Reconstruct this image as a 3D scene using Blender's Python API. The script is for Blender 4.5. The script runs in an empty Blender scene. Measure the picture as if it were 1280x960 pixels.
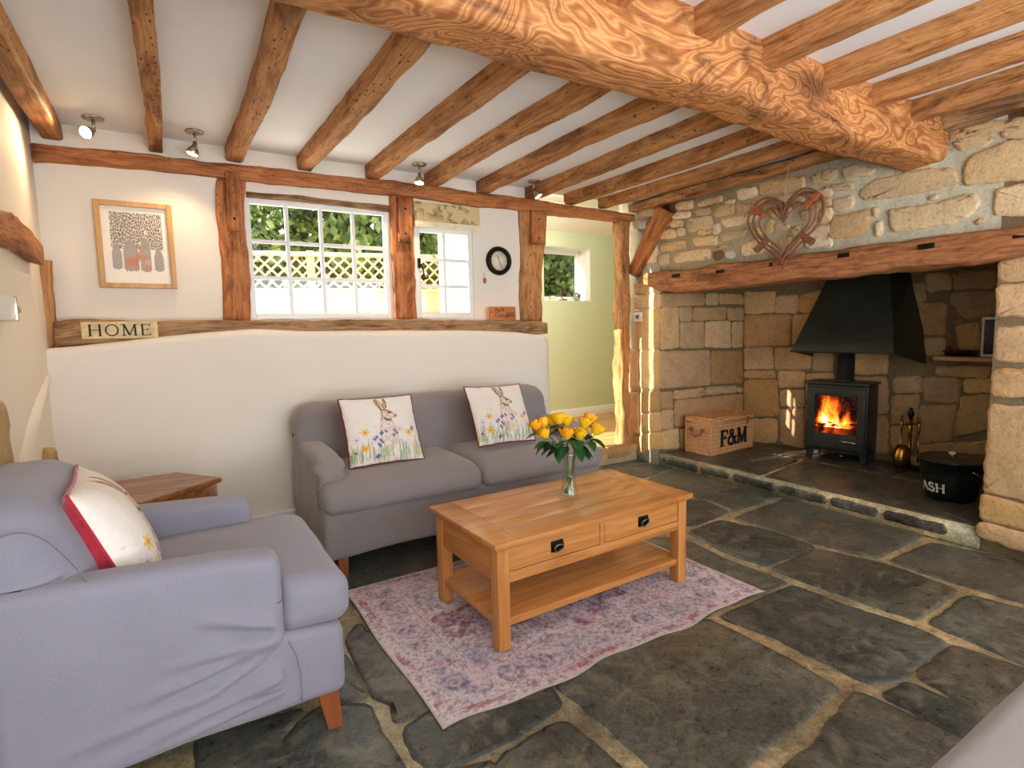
import bpy, bmesh, math, random
import numpy as np
from mathutils import Vector, Matrix, noise
random.seed(7)
PI = math.pi
SC = bpy.context.scene
COL = SC.collection

# ------------------------------------------------------------------ camera model (from the photograph's vanishing points)
FPX, CAMH = 695.0, 1.25
_y, _p, _r = (math.radians(a) for a in (31.669, 5.619, 1.196))
FWD = Vector((math.sin(_y) * math.cos(_p), math.cos(_y) * math.cos(_p), -math.sin(_p)))
_right = Vector((math.cos(_y), -math.sin(_y), 0))
_down = FWD.cross(_right)
RIGHT = _right * math.cos(_r) + _down * math.sin(_r)
DOWN = -_right * math.sin(_r) + _down * math.cos(_r)
EYE = Vector((0, 0, CAMH))
def ray(x, y): return RIGHT * ((x - 640) / FPX) + DOWN * ((y - 480) / FPX) + FWD
def onz(x, y, z=0.0): d = ray(x, y); return EYE + d * ((z - CAMH) / d.z)
def ony(x, y, Y): d = ray(x, y); return EYE + d * (Y / d.y)
def onx(x, y, X): d = ray(x, y); return EYE + d * (X / d.x)
def onplane(x, y, p0, nrm): d = ray(x, y); return EYE + d * ((p0 - EYE).dot(nrm) / d.dot(nrm))
def near(x, y, P):
    d = ray(x, y); return EYE + d * ((Vector(P) - EYE).dot(FWD))

cam = bpy.data.objects.new('camera', bpy.data.cameras.new('camera'))
COL.objects.link(cam)
cam.data.sensor_width = 36.0
cam.data.lens = FPX / 1280 * 36
cam.data.clip_start = 0.02
mw = Matrix((RIGHT, -DOWN, -FWD)).transposed().to_4x4()
mw.translation = EYE
cam.matrix_world = mw
SC.camera = cam

# ------------------------------------------------------------------ colours and materials
def lin(c):
    c = c / 255.0
    return c / 12.92 if c <= 0.04045 else ((c + 0.055) / 1.055) ** 2.4
def S(r, g, b): return (lin(r), lin(g), lin(b), 1.0)

class NT:
    def __init__(s, name):
        s.m = bpy.data.materials.new(name); s.m.use_nodes = True
        s.t = s.m.node_tree; s.t.nodes.clear()
        s.out = s.n('ShaderNodeOutputMaterial')
    def n(s, typ, **kw):
        nd = s.t.nodes.new(typ)
        for k, v in kw.items():
            if k.startswith('i_'):
                key = k[2:]
                key = int(key) if key.isdigit() else key.replace('_', ' ')
                nd.inputs[key].default_value = v
            else: setattr(nd, k, v)
        return nd
    def l(s, a, b): s.t.links.new(a, b)
    def ramp(s, fac, stops):
        r = s.n('ShaderNodeValToRGB'); e = r.color_ramp.elements
        while len(e) < len(stops): e.new(0.5)
        for i, (p, c) in enumerate(stops):
            e[i].position = p; e[i].color = c if len(c) == 4 else (*c, 1)
        s.l(fac, r.inputs['Fac']); return r.outputs['Color']
    def mix(s, fac, a, b, mode='MIX'):
        m = s.n('ShaderNodeMix', data_type='RGBA', blend_type=mode)
        for idx, v in ((0, fac), (6, a), (7, b)):
            if isinstance(v, (int, float)): m.inputs[idx].default_value = v
            elif isinstance(v, tuple): m.inputs[idx].default_value = v
            else: s.l(v, m.inputs[idx])
        return m.outputs[2]
    def coord(s, kind, scale=(1, 1, 1), attr=None):
        if attr:
            a = s.n('ShaderNodeAttribute', attribute_name=attr); src = a.outputs['Vector']
        else:
            src = s.n('ShaderNodeTexCoord').outputs[kind]
        mp = s.n('ShaderNodeMapping'); mp.inputs['Scale'].default_value = scale
        s.l(src, mp.inputs['Vector']); return mp.outputs['Vector']
    def noise(s, vec, scale, detail=4, rough=0.55, dist=0.0):
        k = s.n('ShaderNodeTexNoise', i_Scale=scale, i_Detail=detail, i_Roughness=rough, i_Distortion=dist)
        s.l(vec, k.inputs['Vector']); return k.outputs['Fac']
    def bump(s, h, strength=0.3, dist=0.01):
        b = s.n('ShaderNodeBump', i_Strength=strength, i_Distance=dist); s.l(h, b.inputs['Height']); return b.outputs['Normal']
    def bsdf(s, color, rough=0.6, normal=None, metal=0.0, spec=0.5, **kw):
        b = s.n('ShaderNodeBsdfPrincipled')
        for nm, v in (('Base Color', color), ('Roughness', rough), ('Metallic', metal), ('Specular IOR Level', spec)):
            if isinstance(v, (int, float, tuple)): b.inputs[nm].default_value = v
            else: s.l(v, b.inputs[nm])
        for k, v in kw.items(): b.inputs[k.replace('_', ' ')].default_value = v
        if normal is not None: s.l(normal, b.inputs['Normal'])
        s.l(b.outputs[0], s.out.inputs['Surface']); s.b = b
        return b

def plain(name, c, rough=0.5, metal=0.0, var=0.12, scale=30, bump=0.0, spec=0.5, **kw):
    t = NT(name); v = t.coord('Object'); f = t.noise(v, scale)
    dark = tuple(x * (1 - var) for x in c[:3]) + (1,); lite = tuple(min(1, x * (1 + var)) for x in c[:3]) + (1,)
    col = t.ramp(f, [(0.3, dark), (0.7, lite)])
    nb = t.bump(t.noise(v, scale * 2), bump, 0.004) if bump else None
    t.bsdf(col, rough, nb, metal, spec, **kw); return t.m

def plaster(name, c):
    t = NT(name); v = t.coord('Object')
    f = t.noise(v, 2.5, 3)
    col = t.ramp(f, [(0.3, tuple(x * .97 for x in c[:3]) + (1,)), (0.7, c)])
    h = t.noise(v, 7, 5)
    t.bsdf(col, 0.75, t.bump(h, 0.18, 0.015), spec=0.25); return t.m

def timber_mat(name, dark, mid, lite, grain=1.0, swirl=0.6, holes=0.0):
    t = NT(name)
    v = t.coord('', (1.6, 26 * grain, 26 * grain), attr='tc')
    v2 = t.coord('', (3.0, 7, 7), attr='tc')
    n1 = t.noise(v, 1.0, 6, 0.6, swirl * 1.6)
    n2 = t.noise(v2, 1.0, 4, 0.6, swirl * 2.5)
    vf = t.coord('', (5, 130, 130), attr='tc')
    n3 = t.noise(vf, 1.0, 3, 0.6, 0.3)
    a = t.n('ShaderNodeMath', operation='MULTIPLY_ADD'); a.inputs[1].default_value = 0.55
    t.l(n1, a.inputs[0])
    b = t.n('ShaderNodeMath', operation='MULTIPLY'); b.inputs[1].default_value = 0.45; t.l(n2, b.inputs[0]); t.l(b.outputs[0], a.inputs[2])
    col = t.ramp(a.outputs[0], [(0.30, dark), (0.42, mid), (0.54, lite), (0.66, mid), (0.78, dark)])
    fine = t.ramp(n3, [(0.35, (0.52, 0.49, 0.46, 1)), (0.55, (1, 1, 1, 1))])
    col = t.mix(0.75, col, fine, 'MULTIPLY')
    pt = t.noise(t.coord('', (2.4, 8, 8), attr='tc'), 1.0, 5, .65, .8)
    col = t.mix(.85, col, t.ramp(pt, [(0.34, (.42, .38, .36, 1)), (0.5, (1, 1, 1, 1)), (0.7, (1.12, 1.1, 1.06, 1))]), 'MULTIPLY')
    # knots / scars
    vk = t.n('ShaderNodeTexVoronoi', i_Scale=1.0); t.l(t.coord('', (2.2, 5, 5), attr='tc'), vk.inputs['Vector'])
    kf = t.ramp(vk.outputs['Distance'], [(0.05, (0.35, 0.33, 0.33, 1)), (0.17, (1, 1, 1, 1))])
    col = t.mix(0.8, col, kf, 'MULTIPLY')
    if holes:
        vh = t.n('ShaderNodeTexVoronoi', i_Scale=1.0); t.l(t.coord('', (20, 46, 46), attr='tc'), vh.inputs['Vector'])
        hf = t.ramp(vh.outputs['Distance'], [(0.16, (0.12, 0.1, 0.09, 1)), (0.24, (1, 1, 1, 1))])
        zone = t.noise(t.coord('', (1.2, 14, 14), attr='tc'), 1.0, 2)
        zf = t.ramp(zone, [(0.46, (0, 0, 0, 1)), (0.52, (holes, holes, holes, 1))])
        col = t.mix(zf, col, t.mix(1.0, col, hf, 'MULTIPLY'))
    t.bsdf(col, 0.68, t.bump(n1, 0.35, 0.012), spec=0.3); return t.m

def oak(name, axis, c_dark, c_mid, c_lite, rough=0.27):
    t = NT(name); sc = [22, 22, 22]; sc[axis] = 1.6
    v = t.coord('Object', tuple(sc)); n1 = t.noise(v, 1.0, 6, 0.6, 0.7)
    sf = [160, 160, 160]; sf[axis] = 6
    n2 = t.noise(t.coord('Object', tuple(sf)), 1.0, 2)
    col = t.ramp(n1, [(0.3, c_dark), (0.48, c_mid), (0.7, c_lite)])
    col = t.mix(0.5, col, t.ramp(n2, [(0.35, (0.84, 0.82, 0.8, 1)), (0.6, (1, 1, 1, 1))]), 'MULTIPLY')
    t.bsdf(col, rough, t.bump(n1, 0.08, 0.004), spec=0.45); return t.m

def attr_mat(name, attr='Col', rough=0.85, bump=0.15, bscale=350, var=0.25, nscale=40, spec=0.2, ndist=0.003):
    t = NT(name); a = t.n('ShaderNodeAttribute', attribute_name=attr); v = t.coord('Object')
    f = t.noise(v, nscale, 5, 0.65)
    sh = t.ramp(f, [(0.3, (1 - var,) * 3 + (1,)), (0.7, (1 + var * 0.3,) * 3 + (1,))])
    col = t.mix(1.0, a.outputs['Color'], sh, 'MULTIPLY')
    t.bsdf(col, rough, t.bump(t.noise(v, bscale, 3), bump, ndist), spec=spec); return t.m

def stone_mat():
    t = NT('honey_stone'); a = t.n('ShaderNodeAttribute', attribute_name='Col'); v = t.coord('Object')
    f1 = t.noise(v, 7, 6, 0.65); f2 = t.noise(v, 45, 4, 0.7)
    sh = t.ramp(f1, [(0.3, (0.84, 0.79, 0.73, 1)), (0.5, (1, 1, 1, 1)), (0.72, (1.12, 1.08, 1.02, 1))])
    sh2 = t.ramp(f2, [(0.30, (0.72, 0.69, 0.66, 1)), (0.5, (1, 1, 1, 1))])
    col = t.mix(1.0, t.mix(1.0, a.outputs['Color'], sh, 'MULTIPLY'), sh2, 'MULTIPLY')
    h = t.n('ShaderNodeMath', operation='ADD'); t.l(f1, h.inputs[0]); t.l(f2, h.inputs[1])
    t.bsdf(col, 0.9, t.bump(h.outputs[0], 0.55, 0.02), spec=0.15); return t.m

def slate_mat():
    t = NT('worn_flagstone'); a = t.n('ShaderNodeAttribute', attribute_name='Col'); v = t.coord('Object')
    f1 = t.noise(v, 2.6, 7, 0.62, 0.6); f2 = t.noise(v, 22, 5, 0.7, 0.3); f3 = t.noise(v, 1.1, 3)
    sh = t.ramp(f1, [(0.3, (0.55, 0.57, 0.6, 1)), (0.47, (0.92, 0.93, 0.92, 1)), (0.6, (1.35, 1.3, 1.22, 1)), (0.75, (2.0, 1.9, 1.75, 1))])
    sh2 = t.ramp(f2, [(0.3, (0.6, 0.58, 0.55, 1)), (0.55, (1, 1, 1, 1)), (0.75, (1.35, 1.3, 1.25, 1))])
    tint = t.ramp(f3, [(0.4, (0.88, 0.98, 1.02, 1)), (0.62, (1.12, 1.0, 0.82, 1))])
    col = t.mix(1.0, t.mix(1.0, a.outputs['Color'], sh, 'MULTIPLY'), sh2, 'MULTIPLY')
    col = t.mix(0.8, col, tint, 'MULTIPLY')
    f4 = t.noise(v, 70, 6, 0.75, 0.5); f5 = t.noise(v, 8, 6, 0.7, 1.2)
    col = t.mix(0.9, col, t.ramp(f4, [(0.34, (0.55, 0.54, 0.52, 1)), (0.5, (1, 1, 1, 1)), (0.68, (1.7, 1.65, 1.55, 1))]), 'MULTIPLY')
    col = t.mix(t.ramp(f5, [(0.50, (0, 0, 0, 1)), (0.68, (0.6,) * 3 + (1,))]), col, S(142, 135, 116))
    rg = t.ramp(f2, [(0.3, (0.22,) * 3 + (1,)), (0.7, (0.5,) * 3 + (1,))])
    h = t.n('ShaderNodeMath', operation='ADD'); t.l(f1, h.inputs[0]); t.l(f2, h.inputs[1])
    t.bsdf(col, rg, t.bump(h.outputs[0], 0.4, 0.012), spec=0.45); return t.m

def fabric(name, c, var=0.06):
    t = NT(name); v = t.coord('Object')
    w = t.noise(t.coord('Object', (1, 1, 1)), 420, 2, 0.7); big = t.noise(v, 6, 3)
    col = t.ramp(w, [(0.3, tuple(x * 0.86 for x in c[:3]) + (1,)), (0.7, tuple(x * 1.1 for x in c[:3]) + (1,))])
    col = t.mix(0.6, col, t.ramp(big, [(0.35, (0.93, 0.93, 0.93, 1)), (0.65, (1.04, 1.04, 1.04, 1))]), 'MULTIPLY')
    t.bsdf(col, 0.92, t.bump(w, 0.25, 0.002), spec=0.15, Sheen_Weight=0.25); return t.m

def pane_mat(name='window_glass', edge=.5):
    t = NT(name); tr = t.n('ShaderNodeBsdfTransparent'); gl = t.n('ShaderNodeBsdfGlossy', i_Roughness=0.02)
    lw = t.n('ShaderNodeLayerWeight', i_Blend=0.5); pw = t.n('ShaderNodeMath', operation='POWER'); pw.inputs[1].default_value = 4.0; t.l(lw.outputs['Facing'], pw.inputs[0])
    ad = t.n('ShaderNodeMath', operation='MULTIPLY_ADD'); ad.inputs[1].default_value = edge; ad.inputs[2].default_value = .04; t.l(pw.outputs[0], ad.inputs[0]); mx = t.n('ShaderNodeMixShader')
    t.l(ad.outputs[0], mx.inputs[0]); t.l(tr.outputs[0], mx.inputs[1]); t.l(gl.outputs[0], mx.inputs[2])
    t.l(mx.outputs[0], t.out.inputs['Surface']); return t.m

def leaf_mat(name, c1, c2, trans=0.45):
    t = NT(name); v = t.coord('Object'); col = t.ramp(t.noise(v, 9, 2), [(0.35, c1), (0.65, c2)])
    d = t.n('ShaderNodeBsdfPrincipled', i_Roughness=0.5); t.l(col, d.inputs['Base Color'])
    tl = t.n('ShaderNodeBsdfTranslucent'); t.l(col, tl.inputs['Color'])
    mx = t.n('ShaderNodeMixShader', i_0=trans); t.l(d.outputs[0], mx.inputs[1]); t.l(tl.outputs[0], mx.inputs[2])
    t.l(mx.outputs[0], t.out.inputs['Surface']); return t.m

def emit_mat(name, c, strength):
    t = NT(name); e = t.n('ShaderNodeEmission', i_Color=c, i_Strength=strength); t.l(e.outputs[0], t.out.inputs['Surface']); return t.m

M = {}
M['plaster'] = plaster('white_plaster', S(238, 227, 210))
M['ceil'] = plaster('ceiling_plaster', S(240, 239, 236))
M['green'] = plaster('sage_green_paint', S(200, 204, 166))
M['beam'] = timber_mat('burr_oak', S(84, 50, 28), S(180, 118, 66), S(212, 152, 96), 0.55, 2.2)
def burr_mat(name, dark, mid, lite):
    t = NT(name)
    n0 = t.n('ShaderNodeTexNoise', i_Scale=1.0, i_Detail=2.5, i_Roughness=.5, i_Distortion=.9); t.l(t.coord('', (1.5, 3.6, 3.6), attr='tc'), n0.inputs['Vector'])
    mu = t.n('ShaderNodeMath', operation='MULTIPLY'); mu.inputs[1].default_value = 125; t.l(n0.outputs['Fac'], mu.inputs[0])
    sn = t.n('ShaderNodeMath', operation='SINE'); t.l(mu.outputs[0], sn.inputs[0])
    wv = t.n('ShaderNodeMath', operation='MULTIPLY_ADD'); wv.inputs[1].default_value = .5; wv.inputs[2].default_value = .5; t.l(sn.outputs[0], wv.inputs[0])
    line = t.ramp(wv.outputs[0], [(0.0, dark), (0.3, mid), (0.75, lite), (1.0, mid)])
    patch = t.noise(t.coord('', (2.2, 4.5, 4.5), attr='tc'), 1.0, 5, .65, 1.5)
    col = t.mix(1.0, line, t.ramp(patch, [(0.30, (.34, .30, .30, 1)), (0.42, (.86, .80, .76, 1)), (0.60, (1.12, 1.08, 1.0, 1))]), 'MULTIPLY')
    fine = t.noise(t.coord('', (14, 120, 120), attr='tc'), 1.0, 3)
    col = t.mix(.6, col, t.ramp(fine, [(0.35, (.62, .58, .55, 1)), (0.55, (1, 1, 1, 1))]), 'MULTIPLY')
    vk = t.n('ShaderNodeTexVoronoi', i_Scale=1.0); t.l(t.coord('', (1.3, 3.2, 3.2), attr='tc'), vk.inputs['Vector'])
    col = t.mix(.85, col, t.ramp(vk.outputs['Distance'], [(0.08, (.22, .19, .19, 1)), (0.24, (1, 1, 1, 1))]), 'MULTIPLY')
    t.bsdf(col, .66, t.bump(wv.outputs[0], .2, .005), spec=.3); return t.m
M['burr'] = burr_mat('burr_oak_swirl', S(164, 104, 58), S(190, 126, 74), S(220, 162, 106))
M['joist'] = timber_mat('old_oak_joist', S(98, 58, 32), S(168, 108, 60), S(200, 146, 92), 1.0, 0.5, 0.9)
M['post'] = timber_mat('reddish_oak', S(96, 52, 28), S(172, 100, 54), S(198, 130, 76), 0.8, 0.7, 0.5)
M['sill'] = timber_mat('weathered_oak', S(70, 46, 28), S(134, 92, 58), S(182, 144, 102), 1.0, 0.7)
M['lintel'] = timber_mat('red_brown_oak', S(84, 48, 30), S(156, 96, 58), S(186, 128, 84), 0.5, 1.3)
OC = (S(176, 110, 54), S(198, 133, 72), S(210, 150, 88))
M['oak_x'] = oak('honey_oak_along', 0, *OC); M['oak_y'] = oak('honey_oak_across', 1, *OC); M['oak_z'] = oak('honey_oak_upright', 2, *OC)
OD = (S(112, 66, 34), S(146, 92, 52), S(168, 112, 68))
M['brown_x'] = oak('brown_wood', 0, *OD); M['brown_z'] = oak('brown_wood_upright', 2, *OD)
M['hallfloor'] = oak('hall_boards', 0, S(170, 120, 76), S(200, 152, 102), S(216, 172, 124), 0.4)
M['stone'] = stone_mat()
M['slate'] = slate_mat()
M['fabric'] = fabric('grey_linen', S(141, 133, 132))
M['fabric_blue'] = fabric('lavender_grey_linen', S(142, 139, 152))
M['leg'] = oak('stained_leg', 2, S(110, 54, 26), S(140, 72, 36), S(154, 84, 44), 0.4)
M['white'] = plain('white_gloss_paint', S(238, 236, 230), 0.35, var=0.03)
M['skirt'] = plain('white_skirting_paint', S(226, 226, 224), 0.4, var=0.03)
M['glass'] = pane_mat()
M['black'] = plain('matt_black_steel', S(58, 61, 56), 0.45, 0.4, var=0.1, bump=0.05)
M['hood'] = plain('dark_hood_steel', S(56, 60, 54), 0.42, 0.55, var=0.2, scale=6)
M['bucket'] = plain('black_enamel', S(20, 24, 24), 0.28, 0.2, var=0.15)
M['chrome'] = plain('polished_steel', S(200, 200, 198), 0.2, 1.0, var=0.05)
M['nickel'] = plain('satin_nickel', S(176, 168, 150), 0.3, 1.0, var=0.05)
M['brass'] = plain('brass', S(190, 140, 66), 0.25, 1.0, var=0.1)
M['iron'] = plain('dark_iron', S(30, 26, 22), 0.45, 0.7, var=0.2)
M['ink'] = plain('black_lettering', S(26, 22, 20), 0.6, var=0.1)
M['whiteink'] = plain('white_lettering', S(226, 226, 222), 0.6, var=0.03)
M['red'] = plain('red_velvet', S(176, 26, 48), 0.85, var=0.2, scale=60, bump=0.2, Sheen_Weight=0.4)
M['maroon'] = plain('maroon_piping', S(120, 20, 38), 0.8, var=0.15)
M['print'] = attr_mat('printed_linen', 'Col', 0.9, 0.2, 300, 0.06, 30)
M['rug'] = attr_mat('faded_rug_pile', 'Col', 0.95, 0.35, 260, 0.2, 120)
M['art'] = attr_mat('paper_cut_art', 'Col', 0.8, 0.02, 200, 0.03)
M['blind'] = attr_mat('leaf_print_blind', 'Col', 0.85, 0.1, 300, 0.06)
M['frame'] = oak('pale_oak_frame', 2, S(186, 134, 78), S(208, 158, 100), S(220, 174, 120), 0.45)
M['wicker'] = attr_mat('woven_wicker', 'Col', 0.6, 0.2, 200, 0.3, 45)
M['seam'] = plain('dark_seam_thread', S(112, 108, 120), 0.9)
M['pewter'] = plain('worn_pewter', S(120, 112, 98), 0.35, 0.9, var=0.2)
M['cane'] = plain('brown_willow', S(138, 86, 58), 0.6, var=0.3, scale=40, bump=0.2)
M['bark'] = plain('orange_bark_band', S(176, 94, 54), 0.6, var=0.25, scale=40)
M['string'] = plain('jute_string', S(190, 168, 136), 0.9, var=0.15)
M['cream'] = plain('cream_dial', S(236, 222, 190), 0.6, var=0.06)
M['signpaint'] = plain('distressed_cream_paint', S(222, 196, 142), 0.7, var=0.22, scale=25)
M['signwood'] = oak('orange_block', 0, S(170, 92, 40), S(196, 114, 56), S(206, 130, 72), 0.5)
M['rose'] = plain('yellow_rose_petal', S(250, 190, 20), 0.55, var=0.18, scale=45, Subsurface_Weight=0.0)
M['rose2'] = plain('orange_rose_petal', S(250, 170, 24), 0.55, var=0.15, scale=45)
M['leafg'] = leaf_mat('rose_leaf', S(24, 62, 28), S(52, 104, 50), 0.2)
M['stem'] = plain('rose_stem', S(86, 110, 52), 0.5, var=0.2)
M['tree'] = leaf_mat('tree_leaf', S(62, 86, 40), S(134, 150, 78))
M['tree2'] = leaf_mat('shrub_leaf', S(86, 112, 50), S(168, 180, 96))
M['barkm'] = plain('tree_bark', S(104, 84, 64), 0.9, var=0.3, scale=20, bump=0.4)
M['fence'] = oak('new_fence_timber', 2, S(222, 184, 128), S(236, 206, 154), S(242, 220, 176), 0.7)
M['fence_x'] = oak('new_fence_rail', 0, S(226, 190, 132), S(238, 210, 158), S(244, 222, 180), 0.7)
M['lawn'] = plain('garden_paving', S(150, 146, 128), 0.9, var=0.2, scale=6)
M['switch'] = plain('white_plastic', S(232, 230, 224), 0.35, var=0.02)
M['bulb'] = emit_mat('lamp_glow', S(255, 226, 170), 18)
M['bulboff'] = emit_mat('lamp_glow_soft', S(255, 236, 200), 4)
M['redob'] = plain('red_glaze', S(150, 42, 26), 0.3, var=0.1)
def glass_solid():
    t = NT('clear_glass'); t.bsdf((1, 1, 1, 1), 0.02, None, 0, 0.5, Transmission_Weight=1.0, IOR=1.45); return t.m
M['vglass'] = pane_mat('clear_glass')
def water():
    t = NT('vase_water'); tr = t.n('ShaderNodeBsdfTransparent', i_Color=(0.90, 0.96, 0.90, 1)); gl = t.n('ShaderNodeBsdfGlossy', i_Roughness=0.03)
    mx = t.n('ShaderNodeMixShader', i_0=0.07); t.l(tr.outputs[0], mx.inputs[1]); t.l(gl.outputs[0], mx.inputs[2]); t.l(mx.outputs[0], t.out.inputs['Surface']); return t.m
M['water'] = water()
def fire():
    t = NT('burning_fire'); a = t.n('ShaderNodeAttribute', attribute_name='Col'); e = t.n('ShaderNodeEmission', i_Strength=1.5)
    t.l(a.outputs['Color'], e.inputs['Color']); t.l(e.outputs[0], t.out.inputs['Surface']); return t.m
M['fire'] = fire()

# ------------------------------------------------------------------ mesh helpers
class MB:
    def __init__(s): s.v = []; s.f = []; s.c = []; s.t = []
    def add(s, v, f, xf=None, col=None, tc=None):
        b = len(s.v)
        s.v += [tuple(xf @ Vector(p)) for p in v] if xf is not None else [tuple(p) for p in v]
        s.f += [tuple(i + b for i in q) for q in f]
        if col is not None: s.c += [col] * len(v) if isinstance(col[0], (int, float)) else list(col)
        if tc is not None: s.t += list(tc)
        return s
    def build(s, name, mat, parent=None, smooth=True, loc=None):
        me = bpy.data.meshes.new(name); me.from_pydata(s.v, [], s.f)
        if s.c:
            a = me.color_attributes.new('Col', 'FLOAT_COLOR', 'POINT')
            a.data.foreach_set('color', [x for c in s.c for x in (c if len(c) == 4 else (*c, 1))])
        if s.t:
            a = me.attributes.new('tc', 'FLOAT_VECTOR', 'POINT'); a.data.foreach_set('vector', [x for c in s.t for x in c])
        if smooth: me.polygons.foreach_set('use_smooth', [True] * len(me.polygons))
        me.materials.append(mat); me.update()
        o = bpy.data.objects.new(name, me); COL.objects.link(o)
        if parent is not None: o.parent = parent
        if loc is not None: o.location = loc
        return o
def fixn(o):
    bm = bmesh.new(); bm.from_mesh(o.data); bmesh.ops.recalc_face_normals(bm, faces=bm.faces); bm.to_mesh(o.data); bm.free(); return o
def tag(o, label=None, cat=None, group=None, kind=None):
    if label: o['label'] = label
    if cat: o['category'] = cat
    if group: o['group'] = group
    if kind: o['kind'] = kind
    return o
def thing(name, label, cat, loc=(0, 0, 0), rz=0.0, group=None):
    o = bpy.data.objects.new(name, None); COL.objects.link(o); o.location = loc; o.rotation_euler = (0, 0, rz); o.empty_display_size = 0.1
    return tag(o, label, cat, group)
def struct(o): o['kind'] = 'structure'; return o

def box(x0, x1, y0, y1, z0, z1):
    v = [(x, y, z) for x in (x0, x1) for y in (y0, y1) for z in (z0, z1)]
    return v, [(0, 1, 3, 2), (4, 6, 7, 5), (0, 4, 5, 1), (2, 3, 7, 6), (0, 2, 6, 4), (1, 5, 7, 3)]
def bbox(x0, x1, y0, y1, z0, z1, b=0.004, seg=2):
    bm = bmesh.new(); bmesh.ops.create_cube(bm, size=1.0)
    for p in bm.verts: p.co = Vector(((x0 + x1) / 2 + p.co.x * (x1 - x0), (y0 + y1) / 2 + p.co.y * (y1 - y0), (z0 + z1) / 2 + p.co.z * (z1 - z0)))
    bmesh.ops.bevel(bm, geom=list(bm.edges), offset=b, segments=seg, affect='EDGES', profile=0.6)
    bm.verts.index_update()
    v = [tuple(p.co) for p in bm.verts]; f = [tuple(q.index for q in fc.verts) for fc in bm.faces]; bm.free(); return v, f
def rbox(hx, hy, hz, r, n=(10, 8, 5), fn=None, k=4):
    H = (hx, hy, hz); ax = []
    for a in range(3):
        rr = min(r, H[a] * 0.98); inn = H[a] - rr
        e = [inn + rr * math.tan(math.radians(45) * i / k) for i in range(1, k + 1)]
        mid = [-inn + 2 * inn * i / n[a] for i in range(n[a] + 1)]
        ax.append([-q for q in reversed(e)] + mid + e)
    idx = {}; V = []; F = []
    def vid(p):
        key = tuple(round(c, 6) for c in p)
        if key in idx: return idx[key]
        q = [max(-(H[a] - min(r, H[a] * .98)), min(H[a] - min(r, H[a] * .98), p[a])) for a in range(3)]
        d = Vector([p[a] - q[a] for a in range(3)])
        s = Vector([min(r, H[a] * .98) for a in range(3)])
        if d.length > 1e-9:
            u = Vector([d[a] / s[a] for a in range(3)]); L = u.length; u = u / L if L else u
            p2 = Vector([q[a] + u[a] * s[a] for a in range(3)])
        else: p2 = Vector(p)
        idx[key] = len(V); V.append(tuple(p2)); return idx[key]
    for a in range(3):
        b, c = (a + 1) % 3, (a + 2) % 3
        for sgn in (-1, 1):
            for i in range(len(ax[b]) - 1):
                for j in range(len(ax[c]) - 1):
                    q = []
                    for (ii, jj) in ((i, j), (i + 1, j), (i + 1, j + 1), (i, j + 1)):
                        p = [0, 0, 0]; p[a] = sgn * H[a]; p[b] = ax[b][ii]; p[c] = ax[c][jj]; q.append(vid(p))
                    F.append(tuple(q) if sgn > 0 else tuple(reversed(q)))
    if fn: V = [tuple(fn(Vector(p))) for p in V]
    return V, F
def loft(secs, closed=True, cap=True):
    n = len(secs[0]); V = [tuple(p) for s in secs for p in s]; F = []
    for i in range(len(secs) - 1):
        for j in range(n if closed else n - 1):
            a = i * n + j; b = i * n + (j + 1) % n; F.append((a, b, b + n, a + n))
    if cap: F.append(tuple(reversed(range(n)))); F.append(tuple((len(secs) - 1) * n + j for j in range(n)))
    return V, F
def tube(path, r, n=8, closed=False):
    P = [Vector(p) for p in path]; m = len(P); secs = []
    R = r if isinstance(r, (list, tuple)) else [r] * m
    up = None
    for i in range(m):
        a = P[(i - 1) % m] if (closed or i > 0) else P[i]; b = P[(i + 1) % m] if (closed or i < m - 1) else P[i]
        t = (b - a).normalized()
        if up is None:
            up = Vector((0, 0, 1)) if abs(t.z) < 0.9 else Vector((1, 0, 0))
        u = (up - t * up.dot(t)).normalized(); w = t.cross(u); up = u
        secs.append([P[i] + u * (R[i] * math.cos(2 * PI * k / n)) + w * (R[i] * math.sin(2 * PI * k / n)) for k in range(n)])
    if closed:
        secs.append(secs[0]); V, F = loft(secs, True, False); return V, F
    return loft(secs)
def lathe(prof, n=24, c=(0, 0, 0), cap=True):
    secs = [[(c[0] + r * math.cos(2 * PI * k / n), c[1] + r * math.sin(2 * PI * k / n), c[2] + z) for k in range(n)] for r, z in prof]
    return loft(secs, True, cap)
def smoothpath(pts, step=6):
    P = [Vector(p) for p in pts]; out = []
    for i in range(len(P) - 1):
        p0 = P[max(i - 1, 0)]; p1 = P[i]; p2 = P[i + 1]; p3 = P[min(i + 2, len(P) - 1)]
        for k in range(step):
            t = k / step
            out.append(0.5 * ((2 * p1) + (p2 - p0) * t + (2 * p0 - 5 * p1 + 4 * p2 - p3) * t * t + (3 * p1 - p0 - 3 * p2 + p3) * t ** 3))
    out.append(P[-1]); return out
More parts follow.
